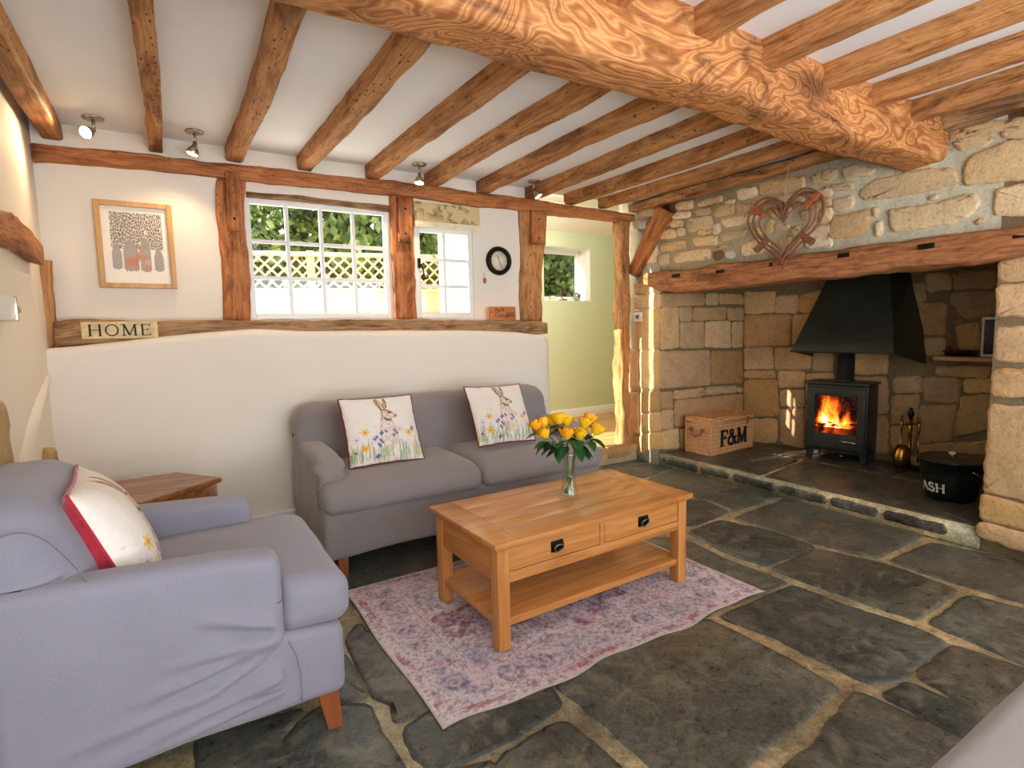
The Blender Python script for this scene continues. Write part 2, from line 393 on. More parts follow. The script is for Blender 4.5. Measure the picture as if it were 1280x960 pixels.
def timber(stations, seed=0, n=20, step=0.04, amp=0.006, sq=0.28, mb=None):
    """stations: (centre, half vector a, half vector b); a rounded, slightly wavy hewn section lofted through them"""
    mb = mb or MB()
    st = [(Vector(c), Vector(a), Vector(b)) for c, a, b in stations]; secs = []; tcs = []; s = 0.0
    for i in range(len(st) - 1):
        L = (st[i + 1][0] - st[i][0]).length; k = max(1, int(L / step))
        for j in range(k + (1 if i == len(st) - 2 else 0)):
            t = j / k; c = st[i][0].lerp(st[i + 1][0], t); a = st[i][1].lerp(st[i + 1][1], t); b = st[i][2].lerp(st[i + 1][2], t)
            sec = []
            for q in range(n):
                an = 2 * PI * (q + 0.5) / n; ca, sa = math.cos(an), math.sin(an)
                u = math.copysign(abs(ca) ** sq, ca); v = math.copysign(abs(sa) ** sq, sa)
                sl = s + L * t
                w = 1 + 0.0
                d = amp * (noise.noise(Vector((sl * 3.1, u * 1.2 + seed * 7.3, v * 1.2))) * 1.9 + 0.9 * noise.noise(Vector((sl * 11, u * 2 + seed, v * 2 + 5))))
                p = c + a * u + b * v + (a.normalized() * u + b.normalized() * v) * d
                sec.append(p); tcs.append((sl + seed * 3.7, u * a.length + seed * 1.3, v * b.length))
            secs.append(sec)
        s += L
    V, F = loft(secs); mb.add(V, F, tc=tcs); return mb

def chaikin(P, it=2, r=0.02):
    for k in range(it):
        Q = []
        for i in range(len(P)):
            a, b = P[i], P[(i + 1) % len(P)]
            L = math.hypot(b[0] - a[0], b[1] - a[1]) or 1e-6; t = min(.25, r / L)
            Q.append((a[0] + (b[0] - a[0]) * t, a[1] + (b[1] - a[1]) * t)); Q.append((b[0] + (a[0] - b[0]) * t, b[1] + (a[1] - b[1]) * t))
        P = Q; r *= .35
    return P
def resample(P, d):
    out = []
    for i in range(len(P)):
        a, b = P[i], P[(i + 1) % len(P)]; L = math.hypot(b[0] - a[0], b[1] - a[1]); k = max(1, int(L / d))
        for j in range(k): out.append((a[0] + (b[0] - a[0]) * j / k, a[1] + (b[1] - a[1]) * j / k))
    return out
def area2(P): return sum(P[i][0] * P[(i + 1) % len(P)][1] - P[(i + 1) % len(P)][0] * P[i][1] for i in range(len(P))) / 2
def slab_stone(mb, poly, to3, h, col, seed, jit=0.006, inset=(0.0, 0.007, 0.022), hs=(-0.01, 0.75, 1.0), d=0.02, it=2, r=0.02):
    """one stone of a masonry face: poly in plane coordinates, to3(u, v, height) into the world; the face is a rough dome"""
    P = resample(chaikin(poly, it, r), d)
    if area2(P) < 0: P.reverse()
    n = len(P)
    cx = sum(p[0] for p in P) / n; cy = sum(p[1] for p in P) / n
    size = min(max(p[0] for p in P) - min(p[0] for p in P), max(p[1] for p in P) - min(p[1] for p in P))
    N = []
    for i in range(n):
        a, b = P[i - 1], P[(i + 1) % n]; tx, ty = b[0] - a[0], b[1] - a[1]; L = math.hypot(tx, ty) or 1; N.append((-ty / L, tx / L))
    rings = []; V = []; F = []
    tiltx, tilty = random.uniform(-.15, .15), random.uniform(-.15, .15)
    ins = list(inset) + [None]; hh = list(hs) + [None]
    for k in range(len(inset)):
        for i in range(n):
            q = inset[k] if inset[k] < size * 0.4 else size * 0.3
            j = jit * noise.noise(Vector((P[i][0] * 18, P[i][1] * 18, seed * 3.1))) + jit * .7 * noise.noise(Vector((P[i][0] * 50, P[i][1] * 50, seed * 1.1)))
            u = P[i][0] + N[i][0] * (q + j); v = P[i][1] + N[i][1] * (q + j)
            hg = h * hs[k] if hs[k] > 0 else hs[k]
            if k > 0: hg += h * (tiltx * (u - cx) + tilty * (v - cy)) / max(size, .05) + 0.004 * noise.noise(Vector((u * 9, v * 9, seed))) * min(1, h / .015)
            V.append(to3(u, v, hg))
    for k in range(len(inset) - 1):
        for i in range(n):
            a = k * n + i; b = k * n + (i + 1) % n; F.append((a, b, b + n, a + n))
    base = (len(inset) - 1) * n
    V.append(to3(cx, cy, h * 1.03)); c = len(V) - 1
    for i in range(n): F.append((base + i, base + (i + 1) % n, c))
    mb.add(V, F, col=col)

# letters as pen strokes: (polyline, width)
def _arc(cx, cy, rx, ry, a0, a1, n=14): return [(cx + rx * math.cos(math.radians(a0 + (a1 - a0) * i / n)), cy + ry * math.sin(math.radians(a0 + (a1 - a0) * i / n))) for i in range(n + 1)]
def glyph(ch, T=0.14, t=0.06):
    s = []
    sf = lambda x, y, w=0.24: s.append(([(x - w / 2, y), (x + w / 2, y)], t))
    if ch == 'H': s += [([(.15, 0), (.15, 1)], T), ([(.75, 0), (.75, 1)], T), ([(.15, .52), (.75, .52)], t)]; [sf(x, y) for x in (.15, .75) for y in (.03, .97)]; return s, .92
    if ch == 'O': s.append((_arc(.45, .5, .38, .46, 0, 360, 28), (T + t) / 2)); return s, .92
    if ch == 'M': s += [([(.14, 0), (.16, 1)], t * 1.2), ([(.16, 1), (.5, .05)], T), ([(.5, .05), (.86, 1)], t * 1.2), ([(.86, 1), (.88, 0)], T)]; [sf(x, y, .26) for x, y in ((.14, .03), (.88, .03), (.12, .97), (.9, .97))]; return s, 1.05
    if ch == 'E': s += [([(.17, 0), (.17, 1)], T), ([(.08, .97), (.66, .97)], t), ([(.17, .52), (.52, .52)], t), ([(.08, .03), (.68, .03)], t), ([(.66, 1), (.66, .8)], t), ([(.68, 0), (.68, .2)], t), ([(.52, .62), (.52, .42)], t)]; return s, .78
    if ch == 'F': s += [([(.2, 0), (.2, 1)], T), ([(.08, .96), (.7, .96)], t * 1.3), ([(.2, .52), (.52, .52)], t), ([(.7, 1), (.7, .74)], t), ([(.52, .64), (.52, .4)], t)]; sf(.2, .03, .34); return s, .74
    if ch == '&': s += [([(.86, .02), (.3, .74)] , T), (_arc(.42, .8, .15, .17, 215, -60, 16), t * 1.2), ([(.5, .655), (.24, .5)], t * 1.2), (_arc(.36, .27, .27, .25, 115, 330, 16), T * .8), ([(.6, .15), (.8, .5)], t), ([(.68, .5), (.92, .5)], t)]; return s, .96
    if ch == 'A': s += [([(.08, 0), (.45, 1)], t), ([(.45, 1), (.84, 0)], T), ([(.22, .34), (.7, .34)], t)]; sf(.08, .03, .22); sf(.84, .03, .26); return s, .92
    if ch == 'S': s += [(_arc(.36, .74, .24, .22, 20, 270, 14) + _arc(.36, .27, .26, .25, 90, -160, 14), T * .9), ([(.59, .95), (.59, .74)], t), ([(.1, .05), (.1, .28)], t)]; return s, .74
    return s, .5
def lettering(text, height, depth, track=0.04, T=0.14, t=0.06):
    V = []; F = []; x0 = 0
    for ch in text:
        st, adv = glyph(ch, T, t)
        for pl, w in st:
            hw = w / 2
            for i in range(len(pl)):
                pass
            nrm = []
            for i in range(len(pl)):
                a = pl[max(i - 1, 0)]; b = pl[min(i + 1, len(pl) - 1)]; dx, dy = b[0] - a[0], b[1] - a[1]; L = math.hypot(dx, dy) or 1; nrm.append((-dy / L, dx / L))
            b0 = len(V)
            for i, p in enumerate(pl):
                for sgn in (-1, 1):
                    for z in (0, depth): V.append(((x0 + p[0] + nrm[i][0] * hw * sgn) * height, (p[1] + nrm[i][1] * hw * sgn) * height, z))
            for i in range(len(pl) - 1):
                a = b0 + i * 4; b = a + 4
                F += [(a + 1, b + 1, b + 3, a + 3), (a, a + 2, b + 2, b), (a, b, b + 1, a + 1), (a + 2, a + 3, b + 3, b + 2)]
            e = b0 + (len(pl) - 1) * 4; F += [(b0, b0 + 1, b0 + 3, b0 + 2), (e, e + 2, e + 3, e + 1)]
        x0 += adv + track
    return V, F, (x0 - track) * height

# numpy painting helpers
_rng = np.random.default_rng(3)
def vnoise(x, y, seed=0):
    xi = np.floor(x).astype(int); yi = np.floor(y).astype(int); fx = x - xi; fy = y - yi
    def h(a, b):
        n = (a * 374761393 + b * 668265263 + seed * 1442695041) & 0xffffffff
        n = ((n ^ (n >> 13)) * 1274126177) & 0xffffffff
        return ((n ^ (n >> 16)) & 0xffff) / 65535.0
    sx = fx * fx * (3 - 2 * fx); sy = fy * fy * (3 - 2 * fy)
    return (h(xi, yi) * (1 - sx) + h(xi + 1, yi) * sx) * (1 - sy) + (h(xi, yi + 1) * (1 - sx) + h(xi + 1, yi + 1) * sx) * sy
def fbm(x, y, seed=0, o=4):
    t = 0; a = 0.5
    for i in range(o): t = t + a * vnoise(x * 2 ** i, y * 2 ** i, seed + i * 17); a *= 0.5
    return t / (1 - 0.5 ** o)
def over(img, mask, col):
    m = np.clip(mask, 0, 1)[..., None]; return img * (1 - m) + np.array(col[:3]) * m
def segd(U, V, a, b):
    ax, ay = a; bx, by = b; dx, dy = bx - ax, by - ay; L = dx * dx + dy * dy + 1e-9
    t = np.clip(((U - ax) * dx + (V - ay) * dy) / L, 0, 1); return np.hypot(U - ax - t * dx, V - ay - t * dy)
def soft(d, w, e=0.5): return np.clip((w - d) / (w * e) , 0, 1)
def grid_faces(nx, ny, flip=False):
    F = []
    for j in range(ny - 1):
        for i in range(nx - 1):
            a = j * nx + i; q = (a, a + 1, a + nx + 1, a + nx); F.append(tuple(reversed(q)) if flip else q)
    return F
# ================================================================== THE ROOM
WX, WY, LX, CZ = 3.70, 3.80, -0.52, 2.365       # stone wall, window wall, side wall, ceiling
REAR = -1.9
MORT = S(190, 181, 156)
STONES = [S(222, 180, 122), S(214, 170, 112), S(228, 192, 138), S(206, 160, 104), S(218, 176, 118), S(230, 198, 150)]
STONE_IN = [S(228, 182, 122), S(220, 172, 112), S(234, 192, 134), S(212, 166, 108), S(226, 184, 128)]

# ---- floor of flagstones
floor = MB()
G = 0.003
FM = S(178, 160, 128)
fv, ff = [], []
nx, ny = 70, 96
for j in range(ny):
    for i in range(nx):
        x = -0.7 + 4.6 * i / (nx - 1); y = REAR + (4.0 - REAR) * j / (ny - 1)
        fv.append((x, y, -0.006 + 0.004 * noise.noise(Vector((x * 6, y * 6, 0)))))
floor.add(fv, grid_faces(nx, ny), col=[tuple(c * (0.85 + .35 * noise.noise(Vector((p[0] * 5, p[1] * 5, 3)))) for c in FM[:3]) for p in fv])
SL = [S(98, 97, 91), S(88, 91, 88), S(102, 99, 90), S(86, 89, 87), S(94, 94, 87)]
R1 = lambda P: [(780 + x / 2.56, 560 + y / 2.56) for x, y in P]
R2 = lambda P: [(340 + x / 3.2, 660 + y / 3.2) for x, y in P]
slabs = [R1(p) for p in (
    [(350, 225), (530, 158), (720, 190), (980, 260), (812, 352), (620, 308)],
    [(205, 268), (310, 230), (470, 265), (612, 316), (452, 376), (330, 335)],
    [(472, 385), (620, 322), (830, 368), (1065, 452), (942, 550), (700, 470)],
    [(310, 538), (540, 438), (700, 500), (950, 580), (1038, 622), (885, 738), (780, 752), (660, 690), (480, 605)],
    [(850, 362), (985, 302), (1100, 327), (1400, 390), (1400, 530), (1090, 440)],
    [(1000, 288), (1040, 270), (1400, 352), (1400, 376)],
    [(972, 562), (1105, 470), (1400, 550), (1400, 740), (1100, 610)],
    [(935, 725), (1055, 628), (1400, 750), (1300, 900), (1130, 842)],
    [(828, 790), (905, 745), (1250, 895), (1190, 980), (930, 842)],
    [(85, 95), (170, 62), (385, 115), (240, 160), (60, 130)],
    [(255, 160), (400, 118), (505, 150), (350, 200)],
    [(60, 170), (250, 165), (335, 205), (215, 248), (80, 240)],
    [(-160, 250), (205, 298), (330, 358), (525, 430), (435, 465), (150, 420), (-160, 340)],
    [(-60, 40), (60, 28), (155, 60), (70, 92), (-60, 90)])]
slabs += [[(695, 856), (740, 800), (884, 773), (967, 814), (1049, 859), (991, 908), (930, 955), (870, 1010), (845, 1000), (815, 957), (775, 920)],
          [(1014, 935), (1069, 863), (1131, 890), (1190, 919), (1230, 945), (1130, 1040), (980, 1030), (940, 990)]]
slabs += [R2(p) for p in (
    [(45, 850), (180, 715), (385, 702), (440, 820), (535, 970), (480, 1100), (100, 1000)],
    [(300, 445), (345, 380), (470, 480), (640, 720), (500, 782), (470, 690), (410, 680), (360, 580)],
    [(520, 800), (640, 730), (760, 640), (1080, 600), (1160, 700), (950, 850), (800, 910), (650, 975), (560, 895)],
    [(905, 920), (1160, 765), (1270, 850), (1420, 980), (1300, 1100), (850, 1080)],
    [(200, 520), (290, 500), (350, 600), (388, 672), (280, 690), (150, 640)],
    [(-300, 830), (-100, 790), (130, 720), (30, 850), (80, 960), (-60, 1100), (-300, 1100)],
    [(560, 1000), (660, 985), (890, 930), (840, 1080), (700, 1200), (560, 1200)],
    [(205, 135), (660, 10), (1000, 60), (1000, 330), (700, 340), (300, 250)],
    [(70, 40), (150, 10), (215, 120), (180, 132)],
    [(310, 260), (690, 350), (1000, 345), (1050, 560), (760, 620), (640, 690), (480, 470)])]
for k, pl in enumerate(slabs):
    P = [tuple(onz(x, y, 0.0)[:2]) for x, y in pl]
    c = SL[k % 5]; f = 0.62 + 0.42 * random.random()
    slab_stone(floor, P, lambda u, v, h: (u, v, h - 0.004), 0.007, tuple(q * f for q in c[:3]), k + 50, jit=0.007, inset=(-.012, -.006, 0.015), hs=(-0.01, 0.7, 1.0), d=0.03, it=2, r=0.018)
for (x0, x1, y0, y1) in ((-.6, .1, -1.8, -.9), (.15, 1.2, -1.8, -.7), (1.25, 2.4, -1.8, -.6), (2.45, 3.6, -1.8, -.4), (-.6, .2, -.85, .2), (.25, .9, -.65, .35), (.3, .9, .4, .9), (2.3, 3.6, -.35, .3), (-.6, .25, .25, 1.1), (-.6, -.1, 2.6, 3.5), (2.6, 3.4, .36, .75)):
    slab_stone(floor, [(x0, y0), (x1, y0), (x1, y1), (x0, y1)], lambda u, v, h: (u, v, h - 0.004), 0.007, SL[int(x1 * 7) % 5][:3], x0 + 9, jit=0.01, inset=(0, 0.008, 0.03), d=0.05)
struct(floor.build('floor', M['slate']))

# ---- stone wall with the fireplace
st = MB(); mc = MORT[:3]
for q in (box(WX, 5.4, 3.50, 4.02, -.02, CZ + .1), box(WX, 5.4, REAR, 1.16, -.02, CZ + .1), box(WX, 5.4, 1.16, 3.50, 1.62, CZ + .1), ):
    st.add(*q, col=mc)
# splayed jamb and tilted back of the recess
JA, JB, BB = Vector((3.70, 3.50, 0)), Vector((4.76, 3.42, 0)), Vector((5.08, 1.16, 0))
st.add([(3.70, 3.50, 0), (4.76, 3.42, 0), (4.76, 3.42, 1.7), (3.70, 3.50, 1.7)], [(0, 1, 2, 3)], col=S(132, 114, 82)[:3])
st.add([(4.76, 3.43, 0), (5.08, 1.15, 0), (5.08, 1.15, 1.7), (4.76, 3.43, 1.7)], [(0, 1, 2, 3)], col=S(132, 116, 88)[:3])
def frame_of(a, b):
    t = (b - a).normalized(); n = Vector((-t.y, t.x, 0))
    if n.dot(EYE - a) < 0: n = -n
    return t, n
def place(mb, polys, a, b, cols, h, seed, jit=.006, shade=1.0):
    t, n = frame_of(a, b)
    for k, pl in enumerate(polys):
        P = []
        for x, y in pl:
            w = onplane(x, y, a, n); P.append(((w - a).dot(t), w.z))
        c = cols[(k * 7 + seed) % len(cols)]; f = random.uniform(.80, 1.08) * shade; gy = random.random() * .25; c = tuple(q * (1 - gy) + .42 * gy * (c[0] + c[1]) for q in c[:3])
        slab_stone(mb, P, lambda u, v, hh: tuple(a + t * u + n * hh + Vector((0, 0, v))), h * random.uniform(.7, 1.3), tuple(q * f for q in c[:3]), k + seed * 31, jit=jit, inset=(-.009, -.003, .014), r=.013)
cr = lambda ox, oy, s: (lambda L: [[(ox + x / s, oy + y / s) for x, y in p] for p in L])
CA, CB = cr(780, 200, 4.8), cr(1030, 130, 4.8)
over_polys = CA([
    [(85, 305), (200, 290), (185, 330), (100, 340)], [(310, 265), (415, 240), (415, 290), (320, 300)], [(285, 335), (330, 308), (400, 315), (395, 345), (290, 350)],
    [(425, 300), (520, 288), (520, 325), (430, 330)], [(440, 255), (585, 205), (590, 245), (450, 280)], [(545, 285), (665, 265), (665, 315), (545, 345)],
    [(675, 268), (762, 255), (762, 295), (680, 302)], [(685, 180), (800, 160), (800, 220), (685, 235)], [(815, 140), (990, 105), (1082, 100), (1085, 165), (990, 195), (820, 205)],
    [(1130, 90), (1255, 60), (1255, 125), (1135, 140)], [(275, 365), (355, 360), (355, 400), (275, 400)], [(380, 355), (530, 335), (535, 405), (390, 440)],
    [(585, 360), (800, 315), (800, 365), (605, 405)], [(195, 430), (305, 415), (320, 460), (215, 475)], [(320, 415), (365, 405), (365, 450), (325, 455)],
    [(415, 470), (560, 450), (560, 505), (430, 515)], [(580, 440), (740, 420), (715, 465), (585, 480)], [(540, 385), (578, 380), (575, 440), (540, 445)],
    [(220, 505), (370, 478), (375, 525), (235, 550)], [(130, 500), (205, 480), (195, 615), (95, 622)], [(215, 570), (275, 565), (270, 625), (220, 628)],
    [(305, 570), (430, 535), (520, 535), (520, 590), (310, 618)], [(705, 510), (860, 465), (875, 540), (710, 575)], [(555, 520), (620, 510), (620, 535), (560, 540)],
    [(775, 230), (860, 215), (850, 265), (780, 275)], [(780, 410), (830, 400), (835, 440), (785, 445)], [(905, 385), (1000, 385), (990, 420), (910, 420)],
    [(1080, 420), (1180, 395), (1250, 385), (1250, 440), (1085, 470)], [(930, 475), (1000, 460), (1005, 520), (940, 530)], [(1060, 310), (1160, 290), (1165, 350), (1080, 365)],
    [(880, 290), (960, 270), (1010, 285), (1000, 330), (890, 340)], [(1100, 200), (1250, 165), (1250, 210), (1110, 240)], [(235, 370), (268, 360), (268, 400), (225, 400)],
    [(445, 420), (525, 415), (520, 440), (450, 450)], [(610, 250), (670, 235), (668, 255), (615, 265)], [(210, 345), (265, 335), (255, 358), (215, 362)], [(1015, 472), (1068, 462), (1072, 512), (1018, 522)], [(1095, 482), (1245, 455), (1250, 515), (1100, 530)], [(865, 355), (900, 350), (895, 430), (850, 440)], [(1090, 255), (1250, 225), (1250, 270), (1100, 285)], [(1010, 400), (1060, 395), (1058, 450), (1012, 455)], [(1180, 300), (1250, 285), (1250, 370), (1185, 380)], [(930, 225), (1075, 205), (1085, 250), (935, 265)]])
over_polys += CB([
    [(750, 175), (1000, 105), (1300, 70), (1300, 130), (900, 180), (760, 215)], [(760, 235), (960, 180), (1040, 200), (960, 250), (820, 280)],
    [(840, 400), (900, 310), (1090, 230), (1300, 210), (1300, 425), (1000, 475), (850, 480)], [(210, 530), (300, 460), (520, 405), (720, 385), (800, 405), (800, 480), (640, 520), (250, 585)],
    [(115, 390), (200, 370), (320, 395), (260, 430), (125, 450)], [(-10, 400), (80, 385), (75, 450), (-10, 460)], [(10, 495), (180, 470), (185, 505), (60, 525), (10, 520)],
    [(50, 580), (170, 545), (190, 600), (150, 640), (60, 645)], [(1030, 510), (1400, 460), (1400, 650), (1035, 675)], [(395, 640), (700, 590), (900, 540), (940, 600), (860, 690), (560, 755), (420, 760)],
    [(30, 740), (60, 680), (265, 630), (270, 750), (200, 795), (30, 810)], [(640, 560), (690, 545), (680, 575), (645, 575)], [(900, 710), (940, 685), (975, 695), (930, 725)],
    [(300, 625), (325, 620), (325, 670), (305, 670)], [(315, 720), (350, 700), (345, 790), (315, 795)], [(1060, 150), (1300, 115), (1300, 195), (1080, 205)]])
UPP = [S(236, 206, 158), S(228, 196, 146), S(240, 214, 170), S(232, 200, 150), S(226, 190, 138)]
A0, A1 = Vector((WX, 4, 0)), Vector((WX, 0, 0))
place(st, over_polys, A0, A1, UPP, .016, 3, .010)
place(st, CA([[(540, 550), (590, 545), (600, 580), (565, 605), (540, 590)]]), A0, A1, [S(130, 100, 66)], .014, 4)
place(st, CA([[(610, 550), (650, 540), (672, 570), (640, 595), (615, 580)], [(75, 370), (135, 362), (130, 410), (75, 415)]]), A0, A1, [S(236, 226, 206)], .02, 5)
CL = cr(780, 350, 640 / 180)
place(st, CL([[(165, 62), (355, 60), (358, 110), (170, 118)], [(366, 60), (415, 60), (415, 110), (366, 108)], [(424, 62), (527, 65), (527, 105), (424, 105)], [(165, 125), (240, 122), (245, 300), (162, 310)],
    [(245, 125), (300, 120), (302, 180), (250, 185)], [(310, 125), (452, 122), (450, 175), (308, 178)], [(460, 125), (528, 125), (528, 178), (462, 178)], [(252, 190), (352, 187), (355, 300), (250, 302)],
    [(362, 187), (470, 182), (472, 300), (360, 298)], [(480, 187), (527, 187), (525, 298), (480, 298)], [(163, 318), (378, 315), (380, 465), (163, 482)], [(388, 315), (525, 318), (527, 455), (388, 462)],
    [(222, 495), (355, 482), (357, 515), (222, 530)], [(360, 478), (498, 472), (498, 500), (362, 508)], [(505, 478), (527, 478), (527, 495), (505, 498)], [(163, 500), (215, 498), (215, 570), (165, 570)],
    [(225, 538), (527, 508), (527, 640), (225, 650)], [(166, 582), (218, 577), (218, 660), (168, 665)], [(165, 675), (240, 660), (245, 745), (165, 750)], [(250, 665), (527, 650), (527, 735), (255, 750)]]),
    JA, JB, STONE_IN, .012, 11, .006)
place(st, CL([[(45, 15), (115, 12), (115, 60), (50, 62)], [(120, 10), (160, 12), (160, 55), (120, 55)], [(45, 72), (160, 65), (160, 120), (50, 122)], [(50, 135), (160, 130), (158, 300), (75, 310), (50, 250)],
    [(75, 320), (115, 312), (110, 480), (75, 480)], [(120, 315), (158, 312), (157, 485), (118, 485)], [(75, 500), (158, 492), (160, 580), (78, 590)], [(80, 600), (160, 590), (163, 670), (80, 675)],
    [(95, 685), (163, 678), (163, 750), (100, 755)], [(45, 700), (90, 690), (95, 770), (50, 775)], [(20, 300), (60, 320), (65, 480), (25, 480)], [(20, 500), (65, 500), (65, 680), (25, 680)]]), A0, A1, [S(218, 172, 112), S(210, 166, 108), S(226, 184, 126)], .010, 13, .006)
CW = cr(760, 240, 1280 / 520); CR = cr(1100, 320, 960 / 340)
place(st, CW([[(420, 310), (515, 305), (510, 370), (420, 375)], [(520, 320), (585, 318), (585, 370), (515, 372)], [(590, 320), (660, 300), (640, 370), (590, 370)], [(420, 380), (562, 378), (557, 470), (420, 475)],
    [(570, 380), (640, 375), (640, 470), (568, 470)], [(420, 480), (505, 478), (508, 543), (420, 545)], [(515, 480), (628, 480), (622, 545), (515, 545)], [(634, 490), (700, 488), (695, 550), (632, 548)],
    [(420, 580), (520, 578), (525, 690), (420, 690)], [(420, 552), (510, 552), (515, 572), (420, 572)], [(525, 552), (605, 554), (605, 600), (527, 600)], [(530, 612), (605, 610), (605, 660), (532, 660)],
    [(420, 700), (520, 698), (520, 770), (425, 775)], [(530, 670), (605, 668), (605, 790), (532, 770)], [(612, 560), (700, 560), (700, 640), (612, 640)], [(612, 650), (700, 650), (700, 790), (612, 790)],
    [(710, 480), (860, 480), (860, 560), (710, 560)], [(710, 570), (860, 570), (860, 680), (710, 680)], [(710, 690), (860, 690), (860, 800), (710, 800)], [(650, 310), (900, 270), (900, 360), (650, 370)], [(650, 380), (900, 370), (900, 470), (650, 470)]]),
    JB, BB, STONE_IN, .014, 17, .008)
place(st, CR([[(100, 100), (160, 98), (158, 160), (105, 165)], [(258, 60), (415, 50), (415, 110), (260, 115)], [(165, 60), (250, 65), (250, 120), (165, 125)], [(130, 170), (235, 165), (230, 280), (135, 275)],
    [(255, 128), (410, 125), (410, 200), (300, 225), (250, 160)], [(245, 210), (300, 232), (305, 240), (270, 240)], [(150, 290), (230, 290), (225, 350), (165, 350)], [(270, 245), (350, 235), (350, 330), (275, 325)],
    [(195, 395), (395, 390), (390, 428), (200, 422)], [(155, 432), (285, 430), (280, 520), (158, 510)], [(295, 437), (430, 432), (430, 480), (300, 482)], [(45, 430), (148, 425), (148, 480), (48, 482)],
    [(288, 495), (430, 490), (430, 600), (262, 638)], [(142, 530), (275, 527), (252, 650), (140, 658)], [(40, 492), (138, 490), (130, 588), (40, 592)], [(40, 602), (130, 600), (110, 690), (40, 690)], [(135, 668), (430, 652), (430, 700), (150, 705)],
    [(360, 210), (430, 205), (430, 380), (360, 380)], [(430, 50), (560, 50), (560, 200), (430, 200)], [(440, 210), (600, 210), (600, 420), (440, 420)], [(440, 430), (600, 430), (600, 700), (440, 700)], [(20, 710), (430, 712), (430, 790), (20, 790)]]),
    JB, BB, [S(206, 168, 116), S(214, 178, 124), S(188, 156, 110), S(196, 164, 116)], .016, 19, .009)
place(st, CR([[(420, 22), (700, -30), (700, 70), (420, 90)], [(415, 105), (700, 95), (700, 215), (412, 210)], [(412, 257), (700, 240), (700, 375), (408, 370)], [(405, 400), (700, 400), (700, 500), (392, 493)],
    [(392, 525), (700, 550), (700, 900), (365, 828), (377, 690)], [(360, 842), (700, 920), (700, 1010), (352, 928)], [(350, 940), (700, 1025), (700, 1110), (345, 985)]]), A0, A1, [S(226, 180, 118), S(230, 184, 122), S(218, 170, 108)], .014, 23, .009)
rr_ = random.Random(4); zc_ = .03
while zc_ < 2.28:
    hgt = min(rr_.uniform(.16, .30), 2.31 - zc_); yy = (.93 if zc_ > 1.5 else .80) - rr_.random() * .05
    while yy > -1.85 and hgt > .06:
        wd = rr_.uniform(.22, .48); q = random.choice(UPP if zc_ > 1.5 else [S(226, 180, 118), S(230, 184, 122), S(218, 170, 108)])
        slab_stone(st, [(yy, zc_), (yy - wd + .03, zc_ + rr_.uniform(0, .02)), (yy - wd + .03, zc_ + hgt - .03), (yy, zc_ + hgt - .03 - rr_.uniform(0, .02))], lambda u, v, h: (WX - h, u, v), .014, q[:3], yy * 7 + zc_, jit=.009, r=.016)
        yy -= wd
    zc_ += hgt
wr = st.build('wall_right', M['stone'], smooth=True); struct(wr)

# ---- hearth: raised flags with a dark stone kerb
hb = MB()
hb.add(*box(WX - .005, 5.3, 1.165, 3.495, 0, .112), col=S(168, 152, 118)[:3])
hd = [S(70, 68, 64), S(78, 74, 68), S(64, 62, 60)]
CH = cr(780, 560, 2.56)
for k, pl in enumerate(CH([[(270, 35), (420, -5), (520, 10), (685, 48), (560, 98), (430, 62)], [(570, 100), (690, 55), (900, 80), (1130, 200), (1100, 205), (800, 155)]])):
    P = [tuple(onz(x, y, .12)[:2]) for x, y in pl]
    if k == 0: P = [(3.73, 3.46), (3.73, 2.52), (4.4, 2.62), (4.42, 3.43)]
    if k == 1: P = [(3.73, 2.48), (3.73, 1.2), (4.45, 1.2), (4.42, 2.58)]
    slab_stone(hb, P, lambda u, v, h: (u, v, .112 + h), .008, hd[k][:3], 80 + k, jit=.006, inset=(-.006, 0, .02), d=.04, r=.01)
for k, (x0, x1, y0, y1) in enumerate(((4.46, 5.0, 2.66, 3.40), (4.46, 5.0, 1.95, 2.62), (4.48, 5.05, 1.2, 1.92))):
    slab_stone(hb, [(x0, y0), (x1, y0), (x1, y1), (x0, y1)], lambda u, v, h: (u, v, .112 + h), .008, hd[(k + 1) % 3][:3], 85 + k, jit=.006, inset=(-.006, 0, .02), d=.04, r=.01)
ys = [3.46, 3.05, 2.74, 2.35, 1.98, 1.66, 1.3]
for k in range(6):
    slab_stone(hb, [(ys[k] - .012, .03), (ys[k + 1] + .012, .026), (ys[k + 1] + .012, .096), (ys[k] - .012, .10)], lambda u, v, h: (WX - .005 - h, u, v), .012, hd[k % 3][:3], 90 + k, jit=.008, d=.025)
hearth = tag(hb.build('hearth', M['slate']), 'raised dark flagstone hearth slab floor under the stove and hamper', 'hearth')
hearth['kind'] = 'structure'; hearth.name = 'floor_hearth'

# ---- window wall (thin plaster panels round two windows), low thick wall, side wall, ceiling, rear wall
wb = MB()
W1 = (.455, 1.365, 1.345, 2.085); W2 = (1.555, 2.02, 1.345, 2.0)
for q in (box(LX - .05, W1[0], WY, WY + .06, 0, 2.42), box(W1[0], W1[1], WY, WY + .06, 0, W1[2]), box(W1[0], W1[1], WY, WY + .06, W1[3], 2.42),
          box(W1[1], W2[0], WY, WY + .06, 0, 2.42), box(W2[0], W2[1], WY, WY + .06, 0, W2[2]), box(W2[0], W2[1], WY, WY + .06, W2[3], 2.42), box(W2[1], 2.64, WY, WY + .06, 0, 2.42)): wb.add(*q)
struct(wb.build('wall_back', M['plaster'], smooth=False))
